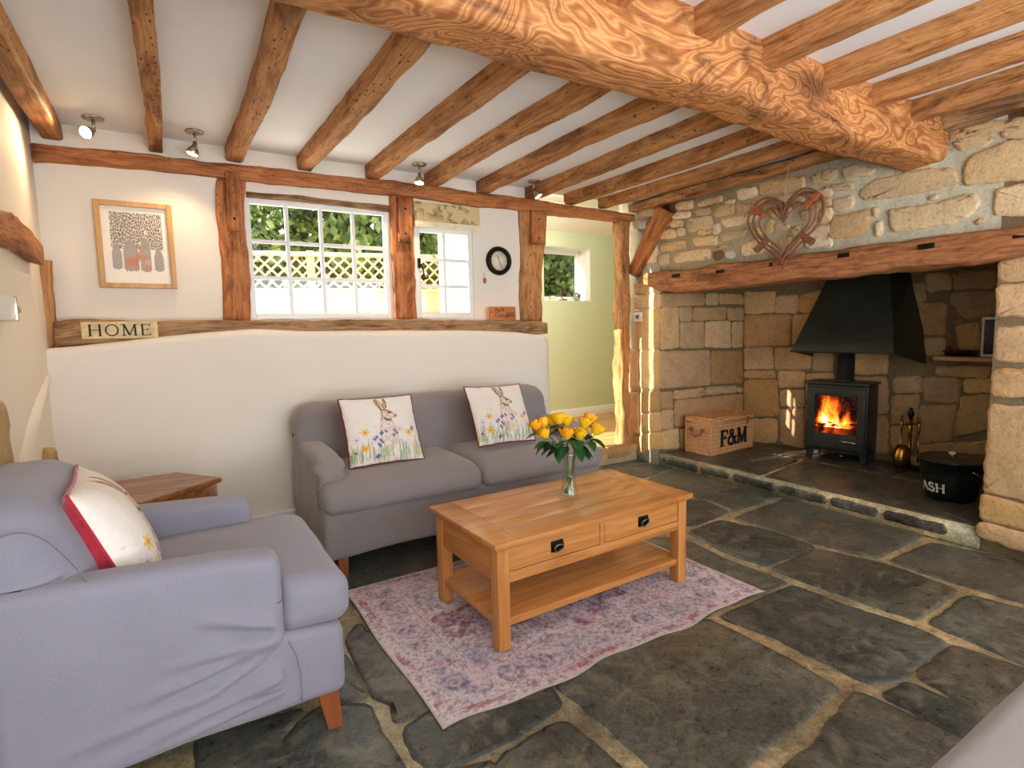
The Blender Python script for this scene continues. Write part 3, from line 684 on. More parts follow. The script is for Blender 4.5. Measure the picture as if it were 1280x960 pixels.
# low wall: rounded top and rounded free end, uneven top line
topl = [(50, 436), (90, 433), (140, 428), (200, 421), (260, 415), (320, 411), (380, 414), (440, 413), (520, 413), (600, 413), (650, 415), (672, 418)]
tops = [ony(x, y, 3.60) for x, y in topl]
XE = 2.605; lw = MB()
def lowtop(x):
    for i in range(len(tops) - 1):
        if tops[i].x <= x <= tops[i + 1].x:
            t = (x - tops[i].x) / (tops[i + 1].x - tops[i].x); return tops[i].z * (1 - t) + tops[i + 1].z * t
    return tops[0].z if x < tops[0].x else tops[-1].z
secs = []
xs = [LX - .06 + (XE - .10 - LX + .06) * i / 70 for i in range(71)] + [XE - .1 + .1 * math.sin(math.radians(a)) for a in range(10, 91, 10)]
for x in xs:
    zt = lowtop(x); k = 0.0
    if x > XE - .1: k = 1 - math.sqrt(max(0, 1 - ((x - XE + .1) / .1) ** 2)); zt -= .085 * k
    yf = 3.60 + .06 * k + .006 * noise.noise(Vector((x * 2, 0, 0)))
    r = .045
    sec = [(x, 3.92, 0), (x, 3.92, zt - .02), (x, 3.9, zt - .003)]
    sec += [(x, yf + r - r * math.sin(math.radians(a)), zt - r + r * math.cos(math.radians(a))) for a in range(0, 91, 15)]
    sec += [(x, yf + .004 * noise.noise(Vector((x * 3, z * 3, 2))), z) for z in (zt - .2, zt - .5, .4, .2, .0)]
    secs.append(sec)
V, F = loft(secs); lw.add(V, F); struct(fixn(lw.build('wall_low', M['plaster'])))
sk = MB(); sk.add(*bbox(LX, 2.6, 3.58, 3.602, 0, .165, .006)); struct(sk.build('baseboard_back', M['skirt']))

wl = MB(); secs = []
for j in range(60):
    y = REAR + (3.86 - REAR) * j / 59
    secs.append([(LX - .15, y, -.02)] + [(LX + .008 * noise.noise(Vector((y * 2, z * 2, 9))) + (.05 * max(0, (y - 2.6)) ** 1.0 * max(0, .9 - z) if y > 2.6 and z < .9 else 0) * 0, y, z) for z in (0, .4, .8, 1.2, 1.6, 2.0, 2.42)] + [(LX - .15, y, 2.42)])
V, F = loft(secs); wl.add(V, F); struct(fixn(wl.build('wall_left', M['plaster'])))
# rubble showing through the plaster at the foot of the side wall
rb = MB()
for k, (px, py, s) in enumerate(((-14, 556, (.04, .10, .13)), (-20, 600, (.04, .10, .08)), (61, 580, (.035, .05, .075)), (63, 604, (.04, .06, .05)), (30, 594, (.03, .16, .035)))):
    w = onx(px, py, LX + .01); v, f = rbox(*s, .03, (4, 4, 4), lambda p: p + Vector([.010 * noise.noise(p * 24 + Vector((k * 5, i * 3, 0))) for i in range(3)]))
    rb.add(v, f, Matrix.Translation(w), col=S(190, 162, 114)[:3])
o = rb.build('trim_1', M['stone']); struct(o)
cl = MB(); secs = []
# smooth plaster swelling running down the wall to those stones
for (px, py, wd) in ((58, 470, .02), (50, 500, .13), (42, 530, .22), (36, 560, .28), (34, 590, .30)):
    c = onx(px, py, LX); secs.append([(LX - .01 + .03 * math.sin(PI * i / 10), c.y - wd + 2 * wd * i / 10, c.z) for i in range(11)])
V, F = loft(secs, False, False); cl.add(V, F); struct(cl.build('trim_2', M['plaster']))

ce = MB(); ce.add(*box(LX - .1, WX + .1, REAR, 3.86, CZ, CZ + .08)); struct(ce.build('ceiling', M['ceil'], smooth=False))
rw = MB()
for q in (box(LX - .1, .2, REAR - .1, REAR, 0, 2.4), box(.2, 3.2, REAR - .1, REAR, 2.15, 2.4), box(3.2, 3.9, REAR - .1, REAR, 0, 2.4)): rw.add(*q)
struct(rw.build('wall_rear', M['plaster'], smooth=False))

# ---- the hall behind the post: step, boards, green wall with a deep window, skirting, sloped ceiling
HY = 5.40
hf = MB(); hf.add(*box(2.62, 5.3, 3.86, HY + .05, .05, .15)); struct(hf.build('floor_hall', M['hallfloor'], smooth=False))
stp = MB(); stp.add(*box(2.62, WX, 3.78, 3.88, 0, .10), col=MORT[:3])
place(stp, [[(690, 560), (735, 560), (735, 588), (690, 592)], [(738, 560), (757, 559), (757, 577), (738, 585)], [(760, 559), (788, 552), (788, 568), (760, 574)]], Vector((2, 3.78, 0)), Vector((4, 3.78, 0)), STONES, .01, 29)
stp.add(*box(2.62, WX, 3.765, 3.9, .10, .15), col=S(206, 164, 110)[:3])
struct(stp.build('trim_3', M['stone'], smooth=False))
WH = (3.80, 4.50, 1.575, 2.215)
hw = MB()
for q in (box(2.6, WH[0], HY, HY + .3, 0, 2.75), box(WH[0], WH[1], HY, HY + .3, 0, WH[2]), box(WH[0], WH[1], HY, HY + .3, WH[3], 2.75), box(WH[1], 5.4, HY, HY + .3, 0, 2.75)): hw.add(*q)
struct(hw.build('wall_hall', M['green'], smooth=False))
rv = MB()
for q in (box(WH[0], WH[1], HY - .002, HY + .24, WH[2], WH[2] + .006), box(WH[0], WH[1], HY + .01, HY + .24, WH[3] - .006, WH[3]), box(WH[1] - .006, WH[1], HY + .004, HY + .24, WH[2] + .006, WH[3] - .006)): rv.add(*q)
struct(rv.build('trim_4', M['white'], smooth=False))
hr = MB(); hr.add(*box(5.3, 5.4, 3.9, HY, 0, 2.75)); struct(hr.build('wall_hall_side', M['green'], smooth=False))
hl = MB()
for q in (box(2.62, 2.68, 3.93, 4.005, 0, 2.75), box(2.62, 2.68, 4.005, 4.75, 1.62, 2.75), box(2.62, 2.68, 4.75, HY, 0, 2.75)): hl.add(*q)
struct(hl.build('wall_hall_garden', M['green'], smooth=False))
hc = MB(); hc.add([(2.6, HY, 2.385), (5.4, HY, 2.385), (5.4, HY - .45, 2.6), (2.6, HY - .45, 2.6), (5.4, 3.86, 2.6), (2.6, 3.86, 2.6)], [(0, 1, 2, 3), (3, 2, 4, 5)])
hc.add(*box(2.55, 5.45, 3.84, HY + .1, 2.76, 2.8)); struct(hc.build('ceiling_hall', M['plaster'], smooth=False))
hk = MB(); hk.add(*bbox(2.68, 5.3, HY - .022, HY, .15, .262, .006)); struct(hk.build('baseboard_hall', M['white']))

# ---- windows
def window(name, x0, x1, z0, z1, y, nx, nz, fw, bar, dep=.04, sash=None):
    e = bpy.data.objects.new(name, None); COL.objects.link(e); e.location = (x0, y, z0); struct(e)
    w, h = x1 - x0, z1 - z0; m = MB()
    for q in (bbox(0, fw, 0, dep, 0, h), bbox(w - fw, w, 0, dep, 0, h), bbox(fw, w - fw, 0, dep, 0, fw), bbox(fw, w - fw, 0, dep, h - fw, h)): m.add(*q)
    m.build('window_frame', M['white'], e)
    b = MB()
    for i in range(1, nx):
        c = fw + (w - 2 * fw) * i / nx; b.add(*bbox(c - bar / 2, c + bar / 2, .006, dep - .008, fw - .002, h - fw + .002, .003))
    for i in range(1, nz):
        c = fw + (h - 2 * fw) * i / nz; b.add(*bbox(fw - .002, w - fw + .002, .008, dep - .010, c - bar / 2, c + bar / 2, .003))
    if nx > 1: b.build('glazing_bars', M['white'], e)
    g = MB(); g.add(*box(fw - .004, w - fw + .004, dep * .5 - .001, dep * .5 + .001, fw - .004, h - fw + .004)); g.build('glass_pane', M['glass'], e, smooth=False)
    return e
window('window_1', *W1, WY + .006, 4, 3, .034, .024, .034)
w2 = window('window_2', *W2, WY + .006, 2, 3, .040, .024, .034)
hk = MB(); p0 = ony(524, 330, WY) - Vector(w2.location)
hp = [(p0.x, -.012, p0.z), (p0.x + .012, -.02, p0.z - .01), (p0.x + .022, -.024, p0.z - .05), (p0.x + .028, -.024, p0.z - .085), (p0.x + .04, -.024, p0.z - .105), (p0.x + .055, -.024, p0.z - .1), (p0.x + .056, -.024, p0.z - .085), (p0.x + .045, -.024, p0.z - .085)]
hk.add(*tube(smoothpath(hp, 4), .005, 6)); hk.add(*bbox(p0.x - .012, p0.x + .01, -.014, 0, p0.z - .03, p0.z + .04, .003)); hk.build('window_handle', M['iron'], w2)
window('window_3', 3.86, 4.50, 1.585, 2.21, HY + .2, 1, 1, .055, .02)

# ================================================================== TIMBERS
def vz(a, b): return (a + b) / 2
# wall plate over the windows (outline traced on its own plane)
pt = [(40, 177), (75, 182), (182, 192), (280, 203), (370, 213), (470, 224), (600, 239), (700, 253), (794, 267)]
pb = [(40, 201), (75, 203), (170, 209), (280, 223), (370, 232), (470, 241), (600, 258), (700, 267), (794, 276)]
YP = 3.765; sta = []
for (a, b) in zip(pt, pb):
    T, B = ony(a[0], a[1], YP), ony(b[0], b[1], YP); sta.append(((((T.x + B.x) / 2), YP + .07, (T.z + B.z) / 2), (0, 0, (T.z - B.z) / 2), (0, .07, 0)))
tag(timber(sta, 1).build('wall_plate_beam', M['post']), 'long horizontal oak wall plate beam above the two windows and doorway', 'beam')
# sill timber on the low wall
st_ = [(68, 404), (100, 401), (180, 402), (280, 402), (360, 401), (430, 401), (500, 399), (560, 399), (640, 401), (672, 400), (685, 402)]
sb_ = [(68, 436), (100, 433), (180, 430), (280, 420), (360, 417), (430, 420), (500, 417), (560, 417), (640, 418), (672, 419), (685, 417)]
YS = 3.655; sta = []
for (a, b) in zip(st_, sb_):
    T, B = ony(a[0], a[1], YS), ony(b[0], b[1], YS); sta.append((((T.x + B.x) / 2, YS + .07, (T.z + B.z) / 2), (0, 0, (T.z - B.z) / 2), (0, .07, 0)))
tag(timber(sta, 2, amp=.010).build('sill_beam', M['sill']), 'rough weathered oak sill beam along the top of the low white wall', 'beam')
def post(name, l, r, Y, dep, seed, label, mat='post', amp=.008):
    """l, r: pixel points down the two edges"""
    sta = []
    for (a, b) in zip(l, r):
        A, B = ony(a[0], a[1], Y), ony(b[0], b[1], Y); sta.append((((A.x + B.x) / 2, Y + dep / 2, (A.z + B.z) / 2), ((B.x - A.x) / 2, 0, 0), (0, dep / 2, 0)))
    return tag(timber(sta, seed, amp=amp).build(name, M[mat]), label, 'post')
sta = []
for (a, b) in (((308, 239), (308, 246)), ((360, 243), (360, 250)), ((420, 250), (420, 257)), ((488, 258), (488, 265))):
    A, B = ony(*a, WY - .008), ony(*b, WY - .008); sta.append((((A.x + B.x) / 2, WY + .004, (A.z + B.z) / 2), (0, 0, (A.z - B.z) / 2), (0, .014, 0)))
tag(timber(sta, 15, amp=.004).build('window_head_beam', M['sill']), 'thin rough timber strip along the head of the wide window', 'beam')
post('timber_column', [(271, 222), (272, 280), (277, 350), (279, 402)], [(307, 226), (308, 280), (312, 350), (314, 402)], 3.772, .1, 3, 'thick reddish oak post between the framed tree picture and the wide window')
post('timber_column', [(488, 244), (489, 300), (492, 350), (494, 401)], [(518, 247), (518, 300), (521, 350), (521, 401)], 3.772, .1, 4, 'reddish oak post standing between the two windows')
post('timber_column', [(650, 262), (652, 310), (651, 350), (652, 402)], [(682, 264), (682, 310), (679, 350), (678, 402)], 3.772, .1, 5, 'gnarled oak post between the round clock and the green hall', 'joist')
def tenon(px, Y, label, seed):
    (x0, y0), (x1, y1), (x2, y2), (x3, y3) = px
    A, B, Cc, Dd = (ony(x, y, Y) for x, y in px); m = MB()
    sta = [(((A.x + B.x) / 2, Y + .012, A.z), ((B.x - A.x) / 2, 0, 0), (0, .014, 0)), (((Cc.x + Dd.x) / 2, Y + .012, Cc.z), ((Dd.x - Cc.x) / 2, 0, 0), (0, .014, 0))]
    e = tag(timber(sta, seed, amp=.002, sq=.15).build('jointed_block_beam', M['post']), label, 'timber block')
    for t in (.25, .8):
        g = MB(); c = (A + B).lerp(Cc + Dd, t) / 2; g.add(*tube([(c.x, Y - .004, c.z), (c.x, Y + .006, c.z)], .007, 10)); g.build('peg', M['iron'], e)
tenon([(282, 213), (299, 214), (285, 288), (302, 288)], 3.748, 'small pegged oak block fixed on the post beside the framed picture', 6)
tenon([(497, 246), (516, 247), (499, 303), (515, 304)], 3.748, 'small pegged oak block fixed on the post between the windows', 7)
tenon([(664, 263), (683, 264), (665, 305), (682, 307)], 3.748, 'small pegged oak block fixed on the post beside the hall opening', 8)
# door post, brace, corner post, side wall brace
sta = [((3.565, 3.835, z), (.055 + .006 * math.sin(z * 6), 0, 0), (0, .055, 0)) for z in (.14, .5, .8, 1.1, 1.4, 1.7, 2.0, 2.2)]
tag(timber(sta, 9, amp=.012).build('door_column', M['joist']), 'slim wavy oak door post beside the stone chimney wall', 'post')
sta = [((WX - .035, a.y, a.z), (0, .5 * w, .32 * w), (.035, 0, 0)) for a, w in ((onx(790, 342, WX - .04), .10), (onx(806, 312, WX - .04), .12), (onx(832, 262, WX - .04), .13))]
tag(timber(sta, 10, amp=.006).build('brace_beam', M['post']), 'short diagonal oak brace rising from the door post up the stone wall', 'brace')
sta = []
for (a, b) in (((44, 325), (60, 324)), ((45, 360), (61, 360)), ((47, 400), (64, 400)), ((49, 434), (66, 433))):
    A, B = ony(a[0] + 3, a[1], 3.70), ony(b[0] + 3, b[1], 3.70); sta.append((((A.x + B.x) / 2, 3.74, A.z), ((B.x - A.x) * .56, 0, 0), (0, .05, 0)))
tag(timber(sta, 11).build('corner_column', M['joist']), 'short oak corner post at the end of the sill beam', 'post')
sta = []
for (a, b) in (((-90, 258), (-90, 288)), ((-30, 259), (-30, 290)), ((0, 264), (0, 299)), ((25, 271), (25, 311)), ((40, 288), (40, 322)), ((53, 306), (53, 330))):
    A, B = onx(a[0], a[1], LX + .05), onx(b[0], b[1], LX + .05); sta.append(((LX + .02, (A.y + B.y) / 2, (A.z + B.z) / 2), (0, 0, (A.z - B.z) / 2), (.032, 0, 0)))
tag(timber(sta, 12).build('curved_brace_beam', M['post']), 'curved oak brace set in the plain side wall above the white dimmer switch', 'brace')
# wide main ceiling beam
sta = []
for i, x in enumerate([-.5, .1, .6, 1.1, 1.6, 2.1, 2.6, 3.1, 3.55, 3.74]):
    z0 = 2.115 + .008 * math.sin(i * 1.7); w = .115 + .006 * math.sin(i * 2.3)
    sta.append(((x, 1.535 + .006 * math.sin(i * 1.3), (z0 + 2.40) / 2), (0, w, 0), (0, 0, (2.40 - z0) / 2)))
mbm = timber(sta, 13, n=28, amp=.008, sq=.30)
tag(mbm.build('ceiling_beam', M['burr']), 'massive burr oak main beam crossing the ceiling to the stone wall', 'beam')
ORD = ['first', 'second', 'third', 'fourth', 'fifth', 'sixth', 'seventh', 'eighth', 'ninth']
JX = [-.435, .012, .42, .835, 1.268, 1.69, 2.105, 2.54, 2.95, 3.33]
JW = [.045, .034, .045, .048, .046, .052, .052, .05, .048, .046]
for i, x in enumerate(JX):
    sta = [((x + (.012 * math.sin(y * 2 + i) if i else 0), y, 2.335 + .004 * math.sin(y * 3 + i)), (JW[i], 0, 0), (0, 0, .055)) for y in (3.82, 3.2, 2.6, 2.1, 1.62)]
    lab = ('dark worm-holed oak joist against the plain side wall above the dimmer switch' if i == 0 else
           f'{ORD[i - 1]} oak joist beyond the main beam, counted from the dark side wall joist')
    tag(timber(sta, 20 + i, n=16, amp=.004).build('ceiling_joist', M['joist']), lab, 'joist', 'oak joists between window wall and main beam')
for k, i in enumerate(range(9, 3, -1)):
    x = JX[i] + .015
    sta = [((x + .01 * math.sin(y * 2 + i), y, 2.332), (JW[i] + .002, 0, 0), (0, 0, .06)) for y in (1.46, .9, .3, -.6, -1.88)]
    tag(timber(sta, 40 + i, n=16, amp=.004).build('ceiling_joist', M['beam']), f'{ORD[k]} pale joist on the main beam\'s bright side, counted from the stone wall', 'joist', 'pale oak joists on the bright side of the main beam')
sta = [((WX - .045, y, 2.31), (.045, 0, 0), (0, 0, .035)) for y in (3.80, 3.2, 2.6, 2.0, 1.64)]
tag(timber(sta, 60, n=16, amp=.005).build('ceiling_joist', M['joist']), 'thin oak joist running along the top of the stone wall above the heart', 'joist')
sta = [((WX - .045, y, 2.31), (.045, 0, 0), (0, 0, .04)) for y in (1.44, .9, .3, -.6, -1.88)]
tag(timber(sta, 61, n=16, amp=.010).build('ceiling_joist', M['sill']), 'dark charred joist along the stone wall on the bright side of the main beam', 'joist')
# fireplace lintel with its row of mortice holes
sta = []
for (x, yt, yb) in ((803, 341, 356), (822, 340, 363), (840, 338, 365), (900, 330, 361), (970, 321, 354), (1040, 312, 347), (1100, 304, 341), (1160, 297, 334), (1220, 289, 328), (1252, 285, 322), (1300, 279, 316)):
    T, B = onx(x, yt, WX - .06), onx(x, yb, WX - .06); sta.append(((WX + .06, (T.y + B.y) / 2, (T.z + B.z) / 2), (0, 0, (T.z - B.z) / 2), (.12, 0, 0)))
lint = tag(timber(sta, 70, n=24, amp=.010).build('lintel_beam', M['lintel']), 'heavy red-brown oak lintel spanning the stone fireplace opening', 'lintel')
for (x, y, w) in ((844, 345, 9), (900, 340, 11), (970, 331, 18), (1054, 320, 15), (1157, 309, 20), (1273, 295, 16)):
    A, B = onx(x - w / 2, y, WX - .065), onx(x + w / 2, y, WX - .065); m = MB(); hh = .014
    m.add(*bbox(WX - .067, WX - .03, B.y, A.y, A.z - hh, A.z + hh, .004)); m.build('mortice_hole', M['iron'], lint)
# ================================================================== FURNITURE
# ---- two-seat sofa against the low wall
def taper_leg(x, y, h=.14, w=.036, t=.026, lean=(0, 0)):
    secs = [[(x + sx * q + lean[0] * k, y + sy * q + lean[1] * k, z) for sx, sy in ((-1, -1), (1, -1), (1, 1), (-1, 1))] for z, q, k in ((0, t * .8, 1), (h, w * .8, 0))]
    return loft(secs)
def fold(p, lines, amp, wid):
    d = 0
    for (x0, z0, x1, z1, a) in lines:
        dx, dz = x1 - x0, z1 - z0; L = math.hypot(dx, dz); t = ((p[0] - x0) * dx + (p[1] - z0) * dz) / (L * L)
        if -.1 < t < 1.1:
            dist = ((p[0] - x0) * -dz + (p[1] - z0) * dx) / L; e = max(0, min(1, (t + .1) / .2)) * max(0, min(1, (1.1 - t) / .5))
            d += a * amp * e * (math.exp(-(dist / wid) ** 2) - .7 * math.exp(-((dist - wid * 1.9) / wid) ** 2))
    return d
soft_n = lambda p, s, a, sd=0: a * noise.noise(p * s + Vector((sd, sd * 2, 0)))
sofa = thing('sofa', 'grey linen two-seat sofa against the low white wall under the windows', 'sofa', (1.49, 2.75, 0))
FB = M['fabric']
# base with gently sagging skirt
def f(p):
    q = p + Vector((0, .385, .245))
    if q.z < .2: q.z += .012 * math.sin(q.x * 2.6 + .4) + .006 * math.sin(q.x * 9); q.y += soft_n(q, 5, .006)
    return q
MB().add(*rbox(.895, .365, .125, .03, (40, 10, 6), f)).build('base', FB, sofa)
for s in (-1, 1):
    def f(p, s=s):
        q = p.copy(); t = (q.y + .345) / .69
        if q.z > 0: q.z += .02 * t - (.05 * max(0, .25 - t) / .25) * (1 if q.z > .1 else .5)
        q += Vector((s * .825, .425, .37))
        q.x += s * (.012 * math.sin((q.z - .13) * 7) - .01) + soft_n(q, 7, .008, 3 + s)
        q.y += soft_n(q, 9, .006, 8)
        if q.y < .2 and q.z > .45: q.x -= s * .008 * math.sin(q.z * 90)
        return q
    MB().add(*rbox(.075, .345, .245, .045, (4, 18, 12), f)).build('arm', FB, sofa)
def f(p):
    q = p.copy(); t = (q.z + .27) / .54
    e = max(0, abs(q.x) - .74) / .16
    if q.z > .1: q.z -= .06 * e ** 2.2
    q.y += .10 * t - .02 * e ** 2 * -1
    q.y -= .02 * (1 - (q.x / .9) ** 2) * math.sin(PI * t)
    q.y += soft_n(q, 5, .01, 4)
    return q + Vector((0, .60, .57))
MB().add(*rbox(.895, .095, .27, .075, (30, 5, 12), f)).build('backrest', FB, sofa)
for s in (-1, 1):
    def f(p, s=s):
        q = p.copy(); u = q.x / .45; v = q.y / .31
        if q.z > 0: q.z += .020 * (1 - u ** 4) * (1 - v ** 4)
        else: q.z -= .004
        q += Vector((s * .449, .285, .428)); q.z -= .02 * max(0, .1 - q.y) / .1
        if q.y > .10:
            lim = .752; k = min(1, (q.y - .10) / .03)
            if s * q.x > lim: q.x = s * (lim + (s * q.x - lim) * (1 - k))
        q.y += soft_n(q, 4, .008, s); return q
    MB().add(*rbox(.448, .305, .070, .06, (26, 22, 3), f)).build('seat_cushion', FB, sofa)
for x, y, l in ((-.80, .065, (.0, -.01)), (.80, .065, (0, -.01)), (-.80, .68, (0, 0)), (.80, .68, (0, 0))): MB().add(*taper_leg(x, y, .135, .034, .024, l)).build('leg', M['leg'], sofa, smooth=False)

# ---- armchair in front
ach = thing('armchair', 'big grey-lavender slipcovered armchair with hare cushion, back to the plain side wall', 'armchair', (0, 2.07, 0))
FA = M['fabric_blue']
FL = [(.235, .375, -.05, .36, .9), (.235, .36, -.12, .29, 1.1), (.24, .345, -.02, .235, .8), (.30, .25, -.25, .17, .9), (.2, .42, .02, .47, .6), (.36, .2, -.35, .135, .8), (.05, .26, -.3, .215, .5), (.23, .4, .1, .44, .7)]
for s in (-1, 1):
    def f(p, s=s):
        q = p.copy(); t = (q.x + .33) / .66
        if q.z > .1: q.z += .035 * (1 - t) - .012 * max(0, t - .8) / .2
        q += Vector((-.09, s * .322, .372))
        out = s * (q.y - s * .322)
        if out > .03:
            k = min(1, (out - .03) / .02)
            q.y += s * k * (fold((q.x, q.z), FL, .021, .017) * (1 if s < 0 else .5) + soft_n(q, 4, .008, 2) + .012 * max(0, .36 - q.z))
        if q.z < .2 and s < 0: q.z += .01 * math.sin(q.x * 8)
        return q
    MB().add(*rbox(.33, .058, .248, .036, (60, 4, 50), f)).build('arm', FA, ach)
def f(p):
    q = p.copy(); q += Vector((-.02, 0, .24)); q.x += soft_n(q, 6, .008, 5); q.y += soft_n(q, 6, .006, 7)
    if q.z > .3 and q.x > .25: q.z -= .02 * (q.x - .25) / .2
    return q
MB().add(*rbox(.43, .372, .12, .03, (24, 24, 8), f)).build('base', FA, ach)
def f(p):
    q = p.copy(); t = (q.z + .29) / .58; e = abs(q.y) / .36
    if q.z > .1: q.z -= .05 * max(0, e - .55) ** 2 * 5
    q.x -= .13 * t; q.x += .04 * math.sin(PI * t) * (1 - e * e); q.x += soft_n(q, 5, .012, 9)
    q.x -= .02 * e * e
    return q + Vector((-.265, 0, .575))
MB().add(*rbox(.115, .355, .29, .085, (8, 26, 16), f)).build('backrest', FA, ach)
MB().add(*tube([(.243, -.392, .35), (.262, -.394, .30), (.272, -.395, .24), (.272, -.394, .17), (.272, -.392, .128)], .0014, 5)).build('seam', M['seam'], ach)
MB().add(*tube(smoothpath([(-.395, -.350, .775), (-.34, -.364, .795), (-.29, -.370, .775), (-.24, -.364, .70), (-.21, -.358, .63)], 4), .0016, 5)).build('seam', M['seam'], ach)
def f(p):
    q = p.copy(); u = q.x / .33; v = q.y / .375
    if q.z > 0: q.z += .026 * (1 - abs(u) ** 4) * (1 - v ** 4)
    q += Vector((.115, 0, .432)); q.z -= .012 * max(0, q.x - .2) / .24
    if q.x < .245:
        k = min(1, (.245 - q.x) / .03); lim = .255
        if abs(q.y) > lim: q.y = math.copysign(lim + (abs(q.y) - lim) * (1 - k), q.y)
    q.x += soft_n(q, 5, .008, 1); return q
MB().add(*rbox(.325, .372, .078, .055, (30, 26, 3), f)).build('seat_cushion', FA, ach)
for x, y, l in ((.355, -.325, (.018, -.012)), (.355, .325, (.018, .012)), (-.38, -.325, (-.01, 0)), (-.38, .325, (-.01, 0))): MB().add(*taper_leg(x, y, .135, .040, .027, l)).build('leg', M['leg'], ach, smooth=False)

# ---- arm of the matching sofa by the camera
nb = thing('sofa', 'grey linen sofa of which only one arm shows, beside the bare flagstones', 'sofa', (1.15, -.25, 0))
def f(p):
    q = p.copy(); q += Vector((.0, .495, .37)); q.z += soft_n(q, 5, .01); return q
MB().add(*rbox(.60, .085, .25, .04, (20, 5, 10), f)).build('arm', FB, nb)
MB().add(*rbox(.50, .085, .24, .05, (20, 5, 10), lambda p: p + Vector((.1, -.85, .36)))).build('arm', FB, nb)
MB().add(*rbox(.48, .66, .11, .03, (16, 16, 4), lambda p: p + Vector((.1, -.18, .24)))).build('base', FB, nb)
MB().add(*rbox(.48, .55, .07, .05, (16, 16, 3), lambda p: p + Vector((.0, -.18, .41)))).build('seat_cushion', FB, nb)
MB().add(*rbox(.10, .66, .27, .07, (6, 20, 10), lambda p: p + Vector((.62 + .12 * (p.z + .27), -.25, .58)))).build('backrest', FB, nb)
for x, y in ((-.32, .44), (.52, .44), (-.32, -.8), (.52, -.8)): MB().add(*taper_leg(x, y, .13)).build('leg', M['leg'], nb, smooth=False)

# ---- coffee table
ct = thing('coffee_table', 'honey oak coffee table with two drawers and a lower shelf on the faded rug', 'coffee table', (.983, 1.738, .0105), .0236)
TW, TD, TH = 1.116, .583, .44
top = MB()
for i in range(4):
    y0 = .004 + (TD - .008) * i / 4; y1 = .004 + (TD - .008) * (i + 1) / 4
    top.add(*bbox(.115, TW - .115, y0 + .0016, y1 - .0016, TH - .022, TH, .0025))
top.add(*bbox(.0, .1145, 0, TD, TH - .022, TH, .004)); top.add(*bbox(TW - .1145, TW, 0, TD, TH - .022, TH, .004))
top.add(*bbox(.11, TW - .11, 0, .012, TH - .022, TH - .001, .003)); top.add(*bbox(.11, TW - .11, TD - .012, TD, TH - .022, TH - .001, .003))
top.add(*bbox(.01, TW - .01, .01, TD - .01, TH - .034, TH - .021, .005))
top.build('table_top', M['oak_x'], ct)
i0, L = .022, .054
for x in (i0, TW - i0 - L):
    for y in (i0, TD - i0 - L): MB().add(*bbox(x, x + L, y, y + L, 0, TH - .033, .003)).build('leg', M['oak_z'], ct)
for x in (i0 + .01, TW - i0 - .03): MB().add(*bbox(x, x + .02, i0 + L - .002, TD - i0 - L + .002, .265, TH - .033, .002)).build('side_panel', M['oak_y'], ct)
MB().add(*bbox(i0 + L, TW - i0 - L, TD - i0 - .03, TD - i0 - .01, .265, TH - .033, .002)).build('back_panel', M['oak_x'], ct)
fr = MB(); yf = i0 + .006; xm = TW / 2
fr.add(*bbox(i0 + L - .002, TW - i0 - L + .002, yf, yf + .02, .265, .307, .002)); fr.add(*bbox(i0 + L - .002, TW - i0 - L + .002, yf, yf + .02, .404, TH - .033, .002)); fr.add(*bbox(xm - .012, xm + .012, yf, yf + .02, .306, .405, .002))
fr.build('front_rail', M['oak_x'], ct)
for a, b in ((i0 + L + .003, xm - .015), (xm + .015, TW - i0 - L - .003)):
    d = MB().add(*bbox(a, b, yf + .001, yf + .32, .310, .401, .0025)).build('drawer', M['oak_x'], ct)
    c = (a + b) / 2; h = MB()
    h.add(*bbox(c - .031, c + .031, yf - .003, yf + .002, .336, .383, .002))
    h.add(*tube([(c + .022 * math.cos(t), yf - .012 - .004 * math.sin(t), .358 + .015 * math.sin(t)) for t in [2 * PI * k / 24 for k in range(24)]], .0032, 6, True))
    for s in (-1, 1): h.add(*tube([(c + s * .022, yf + .002, .366), (c + s * .022, yf - .014, .366)], .0045, 8))
    h.build('handle', M['iron'], d); MB().add(*tube([(c + .022 * math.cos(t), yf - .014 - .004 * math.sin(t), .354 + .016 * math.sin(t)) for t in [2 * PI * k / 24 for k in range(24)]], .0036, 6, True)).build('drop_ring', M['pewter'], d)
MB().add(*bbox(i0 + .01, TW - i0 - .01, i0 + .012, TD - i0 - .012, .088, .118, .003)).build('lower_shelf', M['oak_x'], ct)

# ---- rug
RX, RY, RW, RD = .650, 1.503, 1.643, 1.126
nx, ny = 330, 226
u = np.linspace(0, 1, nx); v = np.linspace(0, 1, ny); U, Vv = np.meshgrid(u, v)
X = U * RW; Y = Vv * RD
img = np.ones((ny, nx, 3)) * np.array(S(222, 207, 210)[:3])
ed = np.minimum(np.minimum(X, RW - X), np.minimum(Y, RD - Y))
wear = fbm(X * 14, Y * 14, 5, 5); wear2 = fbm(X * 60, Y * 60, 9, 3); grain = _rng.random((ny, nx))
pinkc, redc, blue, navy, grey = S(222, 190, 194), S(160, 80, 104), S(136, 146, 172), S(90, 92, 134), S(156, 146, 160)
img = over(img, np.clip((fbm(X * 5, Y * 5, 2) - .42) * 3, 0, .7), pinkc)
along = np.where(np.minimum(X, RW - X) < np.minimum(Y, RD - Y), Y, X)
band = lambda a, b: ((ed > a) & (ed < b)).astype(float)
img = over(img, band(.018, .05) * np.clip((fbm(X * 22, Y * 22, 31) - .43) * 5, 0, .75), redc)
img = over(img, band(.055, .062) * .5, grey)
cell = (along * 7.5) % 1 - .5; rad = np.hypot(cell / 7.5, ed - .135)
mot = band(.075, .20) * np.clip((fbm(X * 18, Y * 18, 41) - .40) * 4, 0, 1)
img = over(img, mot * .55, blue)
img = over(img, ((rad < .05) & (rad > .03)) * np.clip((wear - .3) * 3, 0, .7), navy)
